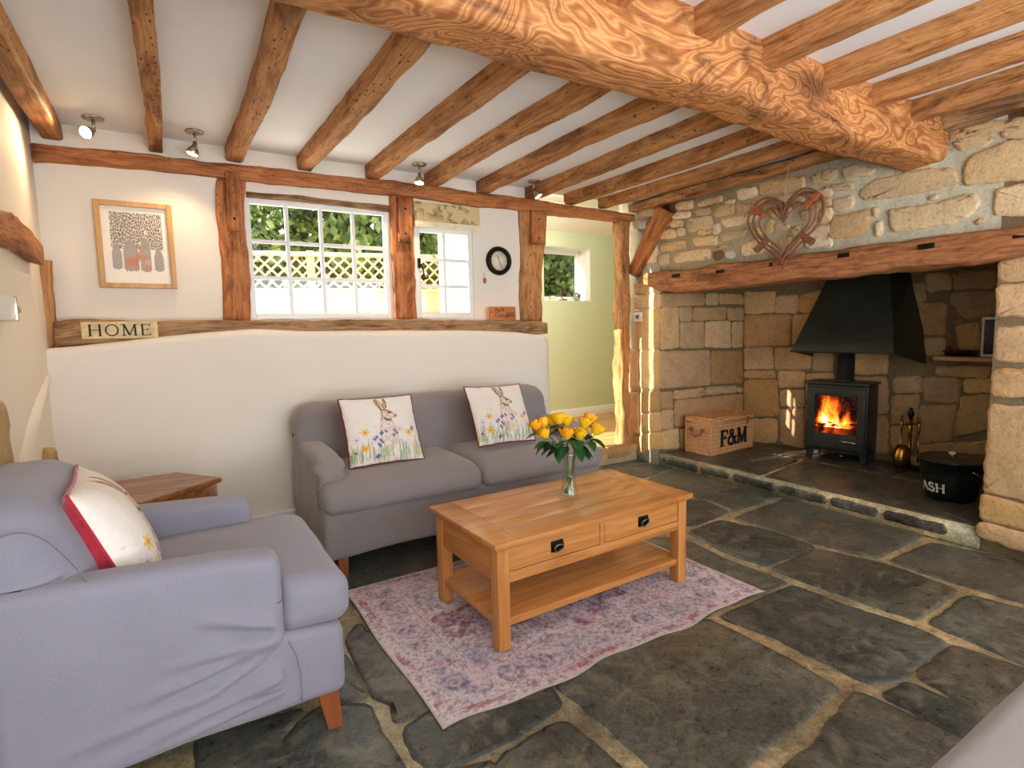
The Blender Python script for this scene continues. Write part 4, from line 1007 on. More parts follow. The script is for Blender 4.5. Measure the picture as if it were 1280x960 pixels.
img = over(img, (rad < .022) * np.clip((wear - .3) * 3, 0, .7), redc)
img = over(img, band(.205, .215) * .6, grey); img = over(img, band(.225, .232) * .4, redc)
fld = (ed > .235).astype(float)
img = over(img, fld * np.clip((fbm(X * 26, Y * 26, 51, 3) - .52) * 5, 0, .65), S(146, 122, 138))
cx, cy = X - RW / 2, Y - RD / 2
dia = np.abs(cx) / .52 + np.abs(cy) / .30 + .12 * np.sin(np.arctan2(cy, cx) * 12)
img = over(img, fld * (dia < 1.05) * np.clip((fbm(X * 11, Y * 11, 61) - .28) * 2.4, 0, .85), S(122, 112, 150))
img = over(img, fld * (np.abs(dia - 1.05) < .09) * np.clip((wear - .25) * 3, 0, .9), redc)
img = over(img, fld * (dia < .55) * np.clip((wear - .35) * 3, 0, .8), redc)
for sx in (-1, 1):
    d2 = np.abs(cx - sx * .53) / .10 + np.abs(cy) / .10
    img = over(img, fld * (np.abs(d2 - 1) < .25) * np.clip((wear - .3) * 4, 0, .8), redc)
for sx in (-1, 1):
    for sy in (-1, 1):
        d3 = np.hypot(cx - sx * .57, cy - sy * .32); img = over(img, fld * (d3 < .16) * np.clip((fbm(X * 16, Y * 16, 71) - .42) * 4, 0, .6), blue)
ring = np.sin(X * 95) * np.sin(Y * 95)
img = over(img, fld * (np.abs(ring) > .72) * np.clip((wear - .42) * 4, 0, .5), S(110, 80, 96))
img = over(img, np.clip((wear2 - .42) * 3.2, 0, .72), S(206, 194, 200))
img = over(img, np.clip((fbm(X * 90, Y * 90, 91, 3) - .56) * 5, 0, .55), S(120, 100, 118))
img *= (.84 + .30 * grain)[..., None]
img = over(img, (ed < .008) * .8, S(196, 182, 170))
rv = []
for j in range(ny):
    for i in range(nx):
        x, y = X[j, i], Y[j, i]; wv = .012 * math.sin(x * 9.5 + .6) + .006 * math.sin(x * 21)
        yy = y + wv * max(0, 1 - y / .25)
        z = .006 + .004 * max(0, math.sin(x * 9.5 + 2.1)) * max(0, 1 - y / .12) + .0012 * noise.noise(Vector((x * 40, y * 40, 0)))
        rv.append((x + .006 * math.sin(y * 8) * max(0, 1 - x / .2), yy, z))
rug = MB(); rug.add(rv, grid_faces(nx, ny), col=[tuple(c) for c in img.reshape(-1, 3)])
edge = [j * nx for j in range(ny)][::-1] + list(range(1, nx)) + [j * nx + nx - 1 for j in range(1, ny)] + [(ny - 1) * nx + i for i in range(nx - 2, 0, -1)]
b0 = len(rug.v); rug.v += [(rv[i][0], rv[i][1], .0) for i in edge]; rug.c += [S(70, 60, 62)[:3]] * len(edge); n = len(edge)
rug.f += [(edge[k], b0 + k, b0 + (k + 1) % n, edge[(k + 1) % n]) for k in range(n)]
o = rug.build('rug', M['rug'], loc=(RX, RY, .003)); o.rotation_euler = (0, 0, .0063)
fixn(o); tag(o, 'faded pink and lavender patterned rug under the coffee table', 'rug')

# ---- brown side table in the corner behind the armchair
sd = thing('side_table', 'small brown wooden side table with canted corners between armchair and sofa', 'side table', (-.10, 3.02, 0))
poly = [(.285, .045), (.10, .305), (-.20, .27), (-.37, .02), (-.30, -.22), (-.08, -.27)]
def psecs(P, z0, z1, inset=0.0, bev=.006):
    c = (sum(p[0] for p in P) / len(P), sum(p[1] for p in P) / len(P))
    sc = lambda k: [(c[0] + (p[0] - c[0]) * k, c[1] + (p[1] - c[1]) * k) for p in P]
    return [[(x, y, z) for x, y in sc(k)] for k, z in ((1 - inset - bev * 3, z0), (1 - inset, z0 + bev), (1 - inset, z1 - bev), (1 - inset - bev * 3, z1))]
MB().add(*loft(psecs(poly, .524, .55))).build('table_top', M['brown_x'], sd, smooth=False)
MB().add(*loft(psecs(poly, .40, .525, .09, .002))).build('apron', M['brown_x'], sd, smooth=False)
for x, y in poly:
    c = Vector((x * .88 - .01, y * .88, 0)); MB().add(*bbox(c.x - .02, c.x + .02, c.y - .02, c.y + .02, 0, .524, .003)).build('leg', M['brown_z'], sd)

# ---- cushions printed with a hare among flowers
def hare(n, seed):
    u = np.linspace(0, 1, n); U, V = np.meshgrid(u, u); img = np.ones((n, n, 3)) * np.array(S(238, 230, 220)[:3])
    R = np.random.default_rng(seed); tan, brn = S(186, 142, 104), S(104, 70, 46)
    nz = fbm(U * 30, V * 30, seed, 3)
    body = (((U - .54) / .12) ** 2 + ((V - .38) / .25) ** 2 < 1); img = over(img, body * .55 * np.clip((nz - .3) * 3, 0, 1), S(212, 174, 142))
    head = (((U - .575) / .085) ** 2 + ((V - .69) / .065) ** 2 < 1) | (((U - .65) / .05) ** 2 + ((V - .66) / .035) ** 2 < 1)
    img = over(img, head * .75 * np.clip(nz * 1.6, 0, 1), S(214, 178, 144))
    L = lambda a, b, w, c, al=.9: None
    def line(pts, w, c, al=.9):
        nonlocal img
        for a, b in zip(pts[:-1], pts[1:]): img = over(img, soft(segd(U, V, a, b), w * 1.3) * min(1, al * 1.15), c)
    line([(.50, .76), (.455, .84), (.44, .93), (.465, .965), (.50, .92), (.53, .80)], .012, tan); line([(.50, .77), (.47, .88), (.465, .94)], .012, brn, .7)
    line([(.545, .78), (.55, .88), (.575, .965)], .012, tan); line([(.575, .965), (.585, .90), (.57, .79)], .010, brn, .8)
    line([(.50, .76), (.545, .765), (.60, .735)], .012, brn, .7); line([(.50, .74), (.495, .66), (.47, .60)], .012, tan, .8)
    line([(.60, .735), (.655, .70), (.685, .665), (.665, .635), (.60, .615)], .008, tan, .6)
    line([(.52, .63), (.555, .60), (.60, .592)], .018, brn, .75); line([(.47, .58), (.44, .45), (.43, .3)], .010, tan, .35); line([(.61, .58), (.66, .45), (.66, .3)], .010, tan, .35)
    line([(.600, .71), (.622, .706)], .016, brn, 1); line([(.682, .657), (.684, .648)], .014, brn, 1)
    for i in range(90):
        x = R.random(); y0 = R.random() * .08; h = .06 + R.random() * .22; l = (R.random() - .5) * .08
        c = [S(130, 160, 110), S(160, 180, 120), S(196, 190, 130), S(110, 150, 120)][i % 4]; line([(x, y0), (x + l * .4, y0 + h * .6), (x + l, y0 + h)], .006, c, .6)
    for (x, y, c, r) in ((.22, .44, S(236, 192, 84), .05), (.20, .21, S(240, 180, 60), .05), (.83, .39, S(240, 190, 90), .045), (.33, .33, S(224, 210, 224), .05), (.7, .44, S(236, 208, 208), .045), (.1, .35, S(226, 214, 230), .05)):
        for k in range(6):
            a = k * 1.05 + x * 9; line([(x, y), (x + r * math.cos(a), y + r * math.sin(a))], .014, c, .75)
        line([(x, y), (x + .002, y)], .016, S(222, 150, 50), .8)
    for (x, y) in ((.33, .33), (.36, .36), (.42, .40), (.44, .42), (.50, .43), (.41, .31), (.43, .28), (.38, .25), (.39, .23), (.90, .47), (.88, .44), (.36, .10), (.34, .08), (.6, .36), (.64, .39), (.62, .43), (.07, .18)):
        line([(x, y), (x + .012, y - .014)], .017, S(112, 98, 160), .85)
    for i in range(60):
        x, y = R.random(), R.random() * .55; line([(x, y), (x + .004, y)], .006, [S(200, 150, 150), S(170, 160, 190), S(190, 170, 120)][i % 3], .5)
    return np.clip(img, 0, 1)
def cushion(label, mat4, w=.45, h=.45, th=.075, seed=1, edge=None, group=None):
    e = thing('cushion', label, 'cushion', group=group); e.matrix_world = mat4
    n = 110; im = hare(n, seed)
    def P(a, b, s):
        x = (a - .5) * w; z = (b - .5) * h; ax, bz = abs(2 * a - 1), abs(2 * b - 1)
        x *= 1 - .05 * (1 - bz ** 2); z *= 1 - .05 * (1 - ax ** 2)
        k = max(0, (1 - ax ** 2.6)) ** .55 * max(0, (1 - bz ** 2.6)) ** .55
        wr = .004 * noise.noise(Vector((a * 5, b * 5, seed))) + .003 * math.sin(a * 40 + b * 9) * (1 - bz) * ax ** 3
        return (x + .003 * noise.noise(Vector((b * 9, seed, 0))), s * (th * k + wr * k + .0005), z + .004 * noise.noise(Vector((a * 7, seed, 3))))
    MB().add([P(i / (n - 1), j / (n - 1), -1) for j in range(n) for i in range(n)], grid_faces(n, n), col=[tuple(c) for c in im.reshape(-1, 3)]).build('front_panel', M['print'], e)
    m = 40; MB().add([P(i / (m - 1), j / (m - 1), 1) for j in range(m) for i in range(m)], grid_faces(m, m, True)).build('back_panel', M['red'], e)
    k = 36; ring = [P(i / k, 0, 0) for i in range(k)] + [P(1, i / k, 0) for i in range(k)] + [P(1 - i / k, 1, 0) for i in range(k)] + [P(0, 1 - i / k, 0) for i in range(k)]
    MB().add(*tube(ring, .0048, 6, True)).build('piping', M['maroon'] if edge is None else edge, e)
    return e
def lean_matrix(bl, br, tl, tr):
    """frame from the four corner points: x along the bottom, z up the lean, y into the back"""
    bl, br, tl, tr = map(Vector, (bl, br, tl, tr)); c = (bl + br + tl + tr) / 4
    x = ((br - bl) + (tr - tl)).normalized(); z = ((tl - bl) + (tr - br)); z = (z - x * z.dot(x)).normalized(); y = z.cross(x)
    m = Matrix((x, y, z)).transposed().to_4x4(); m.translation = c; return m, ((br - bl).length + (tr - tl).length) / 2, ((tl - bl).length + (tr - br).length) / 2
def cushion_px(label, px, yb, yt, seed):
    bl, br, tl, tr = ony(*px[0], yb), ony(*px[1], yb), ony(*px[2], yt), ony(*px[3], yt)
    m, w, h = lean_matrix(bl, br, tl, tr); m.translation.z += .012; return cushion(label, m, w, h, .058, seed, group='hare cushions')
cushion_px('square hare and flower cushion with maroon piping, on the sofa at the armchair end', [(433, 590), (527, 576), (427, 502), (517, 496)], 2.95, 3.14, 11)
cushion_px('square hare and flower cushion with maroon piping, on the sofa at the hall end', [(596, 561), (664, 553), (582, 487), (654, 482)], 2.95, 3.14, 12)
# cushion on the armchair: faces the fireplace, seen nearly edge-on
NT_, NB_, FT_ = ony(86, 624, 1.845), ony(150, 722, 1.845), ony(110, 581, 2.26)
m, _w, _h = lean_matrix(NB_, NB_ + (FT_ - NT_), NT_, FT_)
m = m @ Matrix.Translation((0, 0, (_h - .44) / 2)) @ Matrix.Rotation(math.radians(4), 4, 'Z') @ Matrix.Translation((0, -.02, 0))
cushion('plump hare cushion with red velvet back leaning in the armchair', Matrix.Translation((-.035, 0, 0)) @ m, .44, .44, .10, 13, M['red'], 'hare cushions')
# ================================================================== THE FIREPLACE
HZ = .121
# ---- wood-burning stove
sv = thing('wood_stove', 'black steel wood-burning stove with a lit fire behind its glass door', 'stove', (4.570, 2.425, HZ), math.atan2(-.986, .165))
w2_, dp = .228, .27
def bbx(*a, **k): return MB().add(*bbox(*a, **k))
bbx(-w2_, w2_, .02, dp, .085, .625, b=.012).build('body', M['black'], sv)
bbx(-w2_ - .012, w2_ + .012, -.012, dp + .01, .627, .648, b=.004).build('top_plate', M['black'], sv)
dr = MB(); zb, zt, gx, gz0, gz1 = .10, .60, .158, .225, .535
for q in (bbox(-w2_ + .012, -gx, 0, .022, zb, zt, .006), bbox(gx, w2_ - .012, 0, .022, zb, zt, .006), bbox(-gx - .002, gx + .002, 0, .022, zb, gz0, .006), bbox(-gx - .002, gx + .002, 0, .022, gz1, zt, .006)): dr.add(*q)
do = dr.build('door', M['black'], sv)
n = 110; u = np.linspace(0, 1, n); U, V = np.meshgrid(u, u)
wx = U * 5 + 1.4 * (fbm(U * 4, V * 3, 3) - .5); fl = fbm(wx * 1.6, V * 3.0 - .8 * fbm(U * 7, V * 5, 8), 21, 5)
lump = np.exp(-((U - .22) / .16) ** 2) * 1.0 + np.exp(-((U - .52) / .18) ** 2) * .72 + np.exp(-((U - .78) / .13) ** 2) * .45
I = (fl * 1.9 - .35) * np.clip(lump * 1.15 - V * .75, 0, 1.2) + .35 * np.exp(-((V - .30) / .10) ** 2) * fbm(U * 18, V * 18, 5, 3)
I = np.clip(I * 1.45, 0, 1.3); logs = ((V < .16) | ((V < .34) & (fbm(U * 9, V * 14, 33, 3) > .58))); I = np.where(logs, I * .25, I)
sp = (_rng.random((n, n)) > .985) & (V > .4); I = np.where(sp, np.maximum(I, .45), I)
stops = np.array([0, .12, .3, .5, .72, 1.0, 1.3]); cols = np.array([[.004, .001, .001], [.05, .006, .002], [.42, .03, .003], [.95, .16, .01], [1.0, .42, .03], [1.0, .75, .18], [1.0, .95, .6]])
img = np.stack([np.interp(I, stops, cols[:, k]) for k in range(3)], -1)
fv = [(-gx + 2 * gx * i / (n - 1), .016, gz0 + (gz1 - gz0) * j / (n - 1)) for j in range(n) for i in range(n)]
MB().add(fv, grid_faces(n, n), col=[tuple(c) for c in img.reshape(-1, 3)]).build('fire', M['fire'], do)
MB().add(*box(-gx - .001, gx + .001, .006, .009, gz0 - .001, gz1 + .001)).build('glass_pane', M['glass'], do, smooth=False)
hn = MB(); hn.add(*tube([(.04, -.03, .178), (.19, -.03, .172)], .006, 10)); hn.add(*tube([(.17, 0, .173), (.17, -.03, .173)], .005, 8)); hn.build('handle', M['chrome'], do)
for k, x in enumerate((-.09, .06)): MB().add(*tube([(x - .02, -.02, .055), (x + .025, -.05, .063)], .004, 8)).build('air_lever', M['chrome'], sv)
for x in (-w2_ + .03, w2_ - .03):
    for y in (.05, dp - .03):
        s = math.copysign(1, x); V_, F_ = loft([[(x + a * r_ + s * o_, y + b * r_, z) for a, b in ((-1, -1), (1, -1), (1, 1), (-1, 1))] for z, r_, o_ in ((0, .018, .008), (.05, .022, .004), (.09, .04, -.012))]); MB().add(V_, F_).build('leg', M['black'], sv, smooth=False)
ap = MB(); ap.add(*bbox(-w2_ + .05, w2_ - .05, .05, .07, .065, .09, .004)); ap.build('ash_lip', M['black'], sv)
MB().add(*lathe([(.068, .645), (.068, .66), (.062, .662), (.062, 1.25)], 24, (.02, .15, 0))).build('flue_pipe', M['black'], sv)
# ---- smoke hood
F0, F1, F2 = (4.40, 4.50, 4.72), None, None
hd_ = MB()
BL, BR_ = Vector((4.40, 2.715, 1.02)), Vector((4.40, 1.94, 1.02)); ML, MR = Vector((4.475, 2.665, 1.20)), Vector((4.475, 1.985, 1.20)); TL, TR = Vector((4.72, 2.585, 1.66)), Vector((4.72, 2.14, 1.66))
KBL, KBR = Vector((4.90, 2.80, .95)), Vector((5.0, 1.96, .91)); KML, KMR = Vector((4.91, 2.76, 1.2)), Vector((5.01, 1.99, 1.2)); KTL, KTR = Vector((4.93, 2.66, 1.66)), Vector((5.02, 2.10, 1.66))
V_ = [BL, BR_, ML, MR, TL, TR, KBL, KBR, KML, KMR, KTL, KTR]
F_ = [(0, 1, 3, 2), (2, 3, 5, 4), (1, 7, 9, 3), (3, 9, 11, 5), (6, 0, 2, 8), (8, 2, 4, 10), (7, 6, 8, 9), (9, 8, 10, 11), (4, 5, 11, 10)]
hd_.add(V_, F_); hood = hd_.build('smoke_hood', M['hood'], smooth=False); fixn(hood)
so = hood.modifiers.new('thickness', 'SOLIDIFY'); so.thickness = .004
tag(hood, 'dark sloping metal smoke hood hanging above the wood stove', 'smoke hood')
MB().add(*tube([BL + Vector((-.003, 0, 0)), BR_ + Vector((-.003, 0, 0))], .006, 8)).build('rolled_rim', M['hood'], hood)

# ---- wicker hamper with black letters
hm = thing('wicker_hamper', 'wicker hamper with lid and black letters on the hearth beside the fireplace jamb', 'hamper', (3.925, 3.125, HZ), .025)
HWd, HDp, HHt = .60, .262, .33
WK = S(230, 170, 116)[:3]
def weave(mb, o, ux, uy, nrm, nu, nv, W, Hh, amp=.0045, taper=.0):
    V = []; F = []; CC = []; sx = 4; sy = 4; NX = nu * sx + 1; NY = nv * sy + 1
    for j in range(NY):
        for i in range(NX):
            a = i / sx; b = j / sy; row = int(min(b, nv - 1e-6)); fb = b - row
            d = amp * math.sin(PI * a + PI * row) * math.sin(PI * fb) ** .6 + .001 * math.sin(PI * fb)
            V.append(tuple(Vector(o) + Vector(ux) * (W * i / (NX - 1)) + Vector(uy) * (Hh * j / (NY - 1)) + Vector(nrm) * d)); k = .62 + .38 * max(0, math.sin(PI * fb)) ** .5  # k darkens the colour between weave rows, a painted recess shade
            CC.append(tuple(q * k * (1 + .12 * math.sin(row * 2.7)) for q in WK))
    mb.add(V, grid_faces(NX, NY), col=CC)
hb_ = MB(); zl = .275
weave(hb_, (0, 0, .0), (1, 0, 0), (0, 0, 1), (0, -1, 0), 30, 19, HWd, zl)
weave(hb_, (0, HDp, .0), (0, -1, 0), (0, 0, 1), (-1, 0, 0), 16, 19, HDp, zl)
weave(hb_, (HWd, 0, .0), (0, 1, 0), (0, 0, 1), (1, 0, 0), 16, 19, HDp, zl)
weave(hb_, (HWd, HDp, .0), (-1, 0, 0), (0, 0, 1), (0, 1, 0), 30, 19, HWd, zl)
hb_.add(*box(.004, HWd - .004, .004, HDp - .004, 0.0, zl - .01), col=WK)
for x, y in ((0, 0), (HWd, 0), (0, HDp), (HWd, HDp)): hb_.add(*tube([(x, y, 0), (x, y, zl)], .007, 8), col=WK)
for z in (.006, zl - .004):
    hb_.add(*tube([(0, 0, z), (HWd, 0, z), (HWd, HDp, z), (0, HDp, z)], .008, 8, True), col=WK)
hb_.build('basket', M['wicker'], hm)
ld = MB(); z1 = .282
weave(ld, (-.006, -.006, z1), (1, 0, 0), (0, 0, 1), (0, -1, 0), 30, 3, HWd + .012, .04); weave(ld, (-.006, HDp + .006, z1), (0, -1, 0), (0, 0, 1), (-1, 0, 0), 16, 3, HDp + .012, .04)
weave(ld, (HWd + .006, -.006, z1), (0, 1, 0), (0, 0, 1), (1, 0, 0), 16, 3, HDp + .012, .04); weave(ld, (-.006, -.006, z1 + .04), (1, 0, 0), (0, 1, 0), (0, 0, 1), 30, 18, HWd + .012, HDp + .012)
for z in (z1 + .002, z1 + .04): ld.add(*tube([(-.006, -.006, z), (HWd + .006, -.006, z), (HWd + .006, HDp + .006, z), (-.006, HDp + .006, z)], .007, 8, True), col=WK)
ld.build('lid', M['wicker'], hm)
LV, LF, LW = lettering('F&M', .14, .006, .0, .19, .09)
MB().add([(x + .12, -.009 - z, y + .07) for x, y, z in LV], LF).build('lettering', M['ink'], hm, smooth=False)
sp_ = MB(); sp_.add(*bbox(.50, .53, -.014, -.004, .232, .30, .004)); o = sp_.build('strap', M['cane'], hm); MB().add(*lathe([(.001, 0), (.012, .002), (.012, .006), (.001, .008)], 14)).build('stud', M['nickel'], o, loc=(.515, -.016, .25))
hg = MB(); hg.add(*tube(smoothpath([(-.008, .19, .215), (-.03, .175, .185), (-.04, .13, .165), (-.03, .085, .185), (-.008, .07, .215)], 5), .009, 8))
for y in (.07, .19): hg.add(*tube([(-.02, y - .012, .22), (-.02, y + .012, .22)], .014, 8))
hg.build('handle', M['cane'], hm)

# ---- ash bucket
bk = thing('ash_bucket', 'black enamel lidded bucket marked ASH on the hearth beside the stone pier', 'bucket', (4.19, 1.485, HZ))
rb0, rt0, bh = .128, .178, .245
MB().add(*lathe([(rb0 - .004, 0), (rb0, .003), (rb0 + .01, .04), (rb0 + (rt0 - rb0) * .5, .12), (rb0 + (rt0 - rb0) * .52, .126), (rb0 + (rt0 - rb0) * .62, .15), (rb0 + (rt0 - rb0) * .63, .156), (rt0 - .006, .235), (rt0 + .004, .24), (rt0 + .004, .25)], 44)).build('body', M['bucket'], bk)
ldo = MB().add(*lathe([(rt0 + .006, .244), (rt0 + .008, .254), (rt0 + .004, .26), (rt0 - .012, .256), (.09, .262), (.02, .268), (.001, .268)], 44)).build('lid', M['bucket'], bk)
MB().add(*lathe([(.008, .266), (.008, .28), (.018, .284), (.02, .29), (.014, .297), (.001, .299)], 18)).build('knob', M['cream'], ldo)
LV, LF, LW = lettering('ASH', .058, .0016, .05, .2, .09)
va = math.atan2(0 - 1.485, 0 - 4.19)   # towards the camera
pts = []
for x, y, z in LV:
    zz = .055 + y; r = rb0 + (rt0 - rb0) * zz / .24 + .004 + z; a = va - 1.2 + x / .15; pts.append((r * math.cos(a), r * math.sin(a), zz))
MB().add(pts, LF).build('lettering', M['whiteink'], bk, smooth=False)
ha = va + 1.15; e1 = Vector((math.cos(ha), math.sin(ha), 0)) * (rt0 + .002)
hnd = [(e1 * math.cos(t)) + Vector((-e1.y, e1.x, 0)) * 0 for t in (0, PI)]
out = Vector((math.cos(va + PI / 2), math.sin(va + PI / 2), 0))
path = [Vector((math.cos(va + .5 + k * PI * .0), 0, 0)) for k in range(0)]
pa = [Vector(((rt0 + .016) * math.cos(va + .55 + t), (rt0 + .016) * math.sin(va + .55 + t), .215 - .085 * math.sin(t / 2.0 * PI))) for t in [2.0 * k / 20 for k in range(21)]]
MB().add(*tube(pa, .003, 6)).build('handle', M['chrome'], bk)

# ---- brass companion set
cs = thing('fire_tool_set', 'small brass fireside companion set standing behind the ash bucket', 'fire tools', (4.78, 1.97, HZ))
MB().add(*lathe([(.085, 0), (.085, .012), (.06, .02), (.02, .03), (.012, .05), (.012, .40), (.02, .41), (.024, .43), (.012, .45), (.012, .47), (.001, .475)], 20)).build('stand', M['iron'], cs)
for k, (a, hgt) in enumerate(((.3, .36), (1.9, .37), (3.5, .35), (5.0, .36))):
    c, s = math.cos(a), math.sin(a); t = MB(); x, y = .055 * c, .055 * s
    t.add(*tube([(x, y, .05), (x, y, hgt - .08)], .005, 8)); o = t.build('tool_shaft', M['brass'], cs)
    MB().add(*lathe([(.006, hgt - .08), (.012, hgt - .06), (.008, hgt - .04), (.013, hgt - .02), (.007, hgt)], 12, (x, y, 0))).build('grip', M['brass'], o)
    MB().add(*tube([(x + .018 * math.cos(q), y, hgt + .018 + .018 * math.sin(q)) for q in [2 * PI * i / 16 for i in range(16)]], .004, 6, True)).build('ring', M['brass'], o)
MB().add(*lathe([(.02, .02), (.05, .05), (.06, .10), (.045, .15), (.03, .19)], 18, (-.075, .02, 0))).build('shovel_pan', M['brass'], cs)

# ---- stone shelf in the recess and its things
sh = MB(); pA, pB = onx(1168, 449, 4.85), onx(1262, 448, 4.85)
sh.add(*bbox(4.82, 5.06, 1.17, pA.y, .955, .985, .006), col=S(214, 176, 130)[:3]); tag(sh.build('recess_shelf', M['stone'], smooth=False), 'narrow stone shelf in the side of the fireplace recess', 'shelf')
ZS = .986
b_ = thing('shallow_bowl', 'shallow black bowl on the narrow shelf in the recess', 'bowl', (4.92, 1.66, ZS)); MB().add(*lathe([(.03, 0), (.05, .004), (.085, .02), (.105, .036), (.10, .038), (.08, .024), (.04, .01), (.001, .009)], 28)).build('bowl_body', M['bucket'], b_)
r_ = thing('red_trinket', 'small rounded red ornament beside the black bowl on the recess shelf', 'ornament', (5.0, 1.83, ZS)); MB().add(*lathe([(.016, 0), (.03, .015), (.034, .035), (.022, .058), (.012, .068), (.001, .07)], 18)).build('trinket_body', M['redob'], r_)
MB().add(*tube([(0, 0, .068), (0, 0, .08)], .006, 8)).build('stopper', M['iron'], r_)
tr = tag(MB().add(*bbox(4.84, 4.99, 1.625, 1.84, ZS - .0005, ZS + .003, .002)).build('red_tray', M['redob'], smooth=False), 'thin red tray lying under the black bowl on the recess shelf', 'tray')
b_.location.z += .0035; r_.location.z += .0035; b_.location.y = 1.73; b_.location.x = 4.90
pf = thing('photo_frame', 'white-edged dark photo frame leaning on the recess shelf beside the pier', 'picture frame', (4.93, 1.552, ZS), math.radians(-88))
for q, nm, mt in ((((-.065, -.05), (0, .018), (0, .28)), 'frame_side', 'white'), (((.05, .065), (0, .018), (0, .28)), 'frame_side', 'white'), (((-.05, .05), (0, .018), (.262, .28)), 'frame_top', 'white'), (((-.05, .05), (0, .018), (0, .018)), 'frame_bottom', 'white'), (((-.05, .05), (.006, .012), (.018, .262)), 'picture_panel', 'bucket')):
    MB().add(*bbox(q[0][0], q[0][1], q[1][0], q[1][1], q[2][0], q[2][1], .002)).build(nm, M[mt], pf)

# ---- willow heart hanging in front of the lintel
ht = thing('willow_heart', 'woven willow heart wreath hanging over the oak lintel', 'heart decoration', (3.585, 2.285, 1.87))
def hcurve(k, n=80):
    out = []
    for i in range(n):
        t = 2 * PI * i / n; x = 16 * math.sin(t) ** 3; y = 13 * math.cos(t) - 5 * math.cos(2 * t) - 2 * math.cos(3 * t) - math.cos(4 * t)
        out.append((x / 16 * .272 * k[0], (y + 2.5) / 14.5 * .247 * k[1] + k[2]))
    return out
for k, xo in (((1, 1, 0), 0), ((.83, .84, .0), -.010), ((.66, .68, .003), 0), ((.91, .92, .004), .03)):
    MB().add(*tube([(xo + .004 * math.sin(i * .9), -x, z + .003 * math.sin(i * .7)) for i, (x, z) in enumerate(hcurve(k))], .0066, 7, True)).build('willow_loop', M['cane'], ht)
for (yy, zz, ang) in ((.19, .165, 40), (-.19, .165, -40), (.16, -.07, -38), (-.16, -.07, 38)):
    v_, f_ = rbox(.016, .060, .020, .007, (2, 4, 2)); mt = Matrix.Translation((0, yy, zz)) @ Matrix.Rotation(math.radians(ang), 4, 'X'); m = MB(); m.add(v_, f_, mt)
    for q in range(3): m.add(*tube([mt @ Vector((-.026, -.07 + .05 * q, -.02)), mt @ Vector((-.026, -.05 + .05 * q, .02))], .004, 6))
    m.build('bark_binding', M['bark'] if zz > 0 else M['cane'], ht)
vv = MB()
for q in range(5): vv.add(*tube([(-.005, .10 - .05 * q, .19 - .01 * abs(q - 2)), (-.008, .02 - .01 * q, .08), (-.002, 0, .055)], .005, 6))
vv.build('twig_fan', M['cane'], ht)
ss = MB()
for q in range(5): ss.add(*tube([(-.012, -.14 + .02 * q, -.13 - .018 * q), (-.012, .02 + .01 * q, -.22)], .0025, 5))
ss.build('twig_ties', M['cane'], ht)
MB().add(*tube([(0, 0, .085), (.002, -.004, .30), (.03, -.006, .435)], .0035, 6)).build('hanging_string', M['string'], ht)

# ================================================================== ON AND AROUND THE WALLS
# ---- framed paper-cut picture
A, B = ony(115, 248, WY - .03), ony(222, 361, WY - .03); pw, ph = B.x - A.x, A.z - B.z
pc = thing('framed_picture', 'pale oak framed paper-cut picture of trees and two deer on the white wall', 'picture', (A.x, WY - .032, B.z))
fm = MB(); fw = .027
for q in (bbox(0, fw, 0, .028, 0, ph, .003), bbox(pw - fw, pw, 0, .028, 0, ph, .003), bbox(fw, pw - fw, 0, .028, 0, fw, .003), bbox(fw, pw - fw, 0, .028, ph - fw, ph, .003)): fm.add(*q)
fm.build('frame', M['frame'], pc)
n = 200; u = np.linspace(0, 1, n); U, V = np.meshgrid(u, u); img = np.ones((n, n, 3)) * np.array(S(246, 238, 222)[:3])
U0, V0 = U, V; U = (U - .13) / .77 * .69 + .17; V = (V - .12) / .80 * .68 + .20
inn = (U > .17) & (U < .86) & (V > .20) & (V < .88); gcol = S(172, 160, 152)
a_, b_2 = (U - .17) / .69, (V - .20) / .68
cellx = U * 34 + 2 * fbm(U * 6, V * 6, 4); celly = V * 26 + 2 * fbm(U * 6, V * 6, 7)
rd = lambda i, j, s: ((np.sin(i * 127.1 + j * 311.7 + s) * 43758.5) % 1)
d1 = np.full(U.shape, 9.); d2 = np.full(U.shape, 9.)
for oi in (-1, 0, 1):
    for oj in (-1, 0, 1):
        ci = np.floor(cellx) + oi; cj = np.floor(celly) + oj; dd = np.hypot(cellx - ci - rd(ci, cj, 0), celly - cj - rd(ci, cj, 2.3)); d2 = np.minimum(np.maximum(d1, dd), d2); d1 = np.minimum(d1, dd)
img = over(img, (inn & (b_2 > .42) & (d2 - d1 > .13)) * .9, S(122, 106, 92))
arch = np.zeros(U.shape)
for (cx_, w_, h_, b0) in ((.09, .10, .50, .08), (.36, .145, .56, .06), (.64, .105, .62, .05), (.90, .095, .46, .06)):
    xx = (a_ - cx_) / w_; arch = np.maximum(arch, (np.abs(xx) < 1) & (b_2 > b0 + .03 * xx ** 2) & (b_2 < h_ - .14 * xx ** 2 - .03 * np.abs(xx)))
img = over(img, inn * arch * .95, gcol)
dcol = S(204, 140, 108)
def blob(cx_, cy_, rx, ry, c, al=.9):
    global img
    img = over(img, (((U - cx_) / rx) ** 2 + ((V - cy_) / ry) ** 2 < 1) * al, c)
blob(.42, .345, .085, .042, dcol); blob(.505, .385, .03, .045, dcol); blob(.53, .40, .028, .022, dcol); blob(.645, .33, .045, .04, S(214, 168, 140)); blob(.60, .385, .03, .022, dcol)
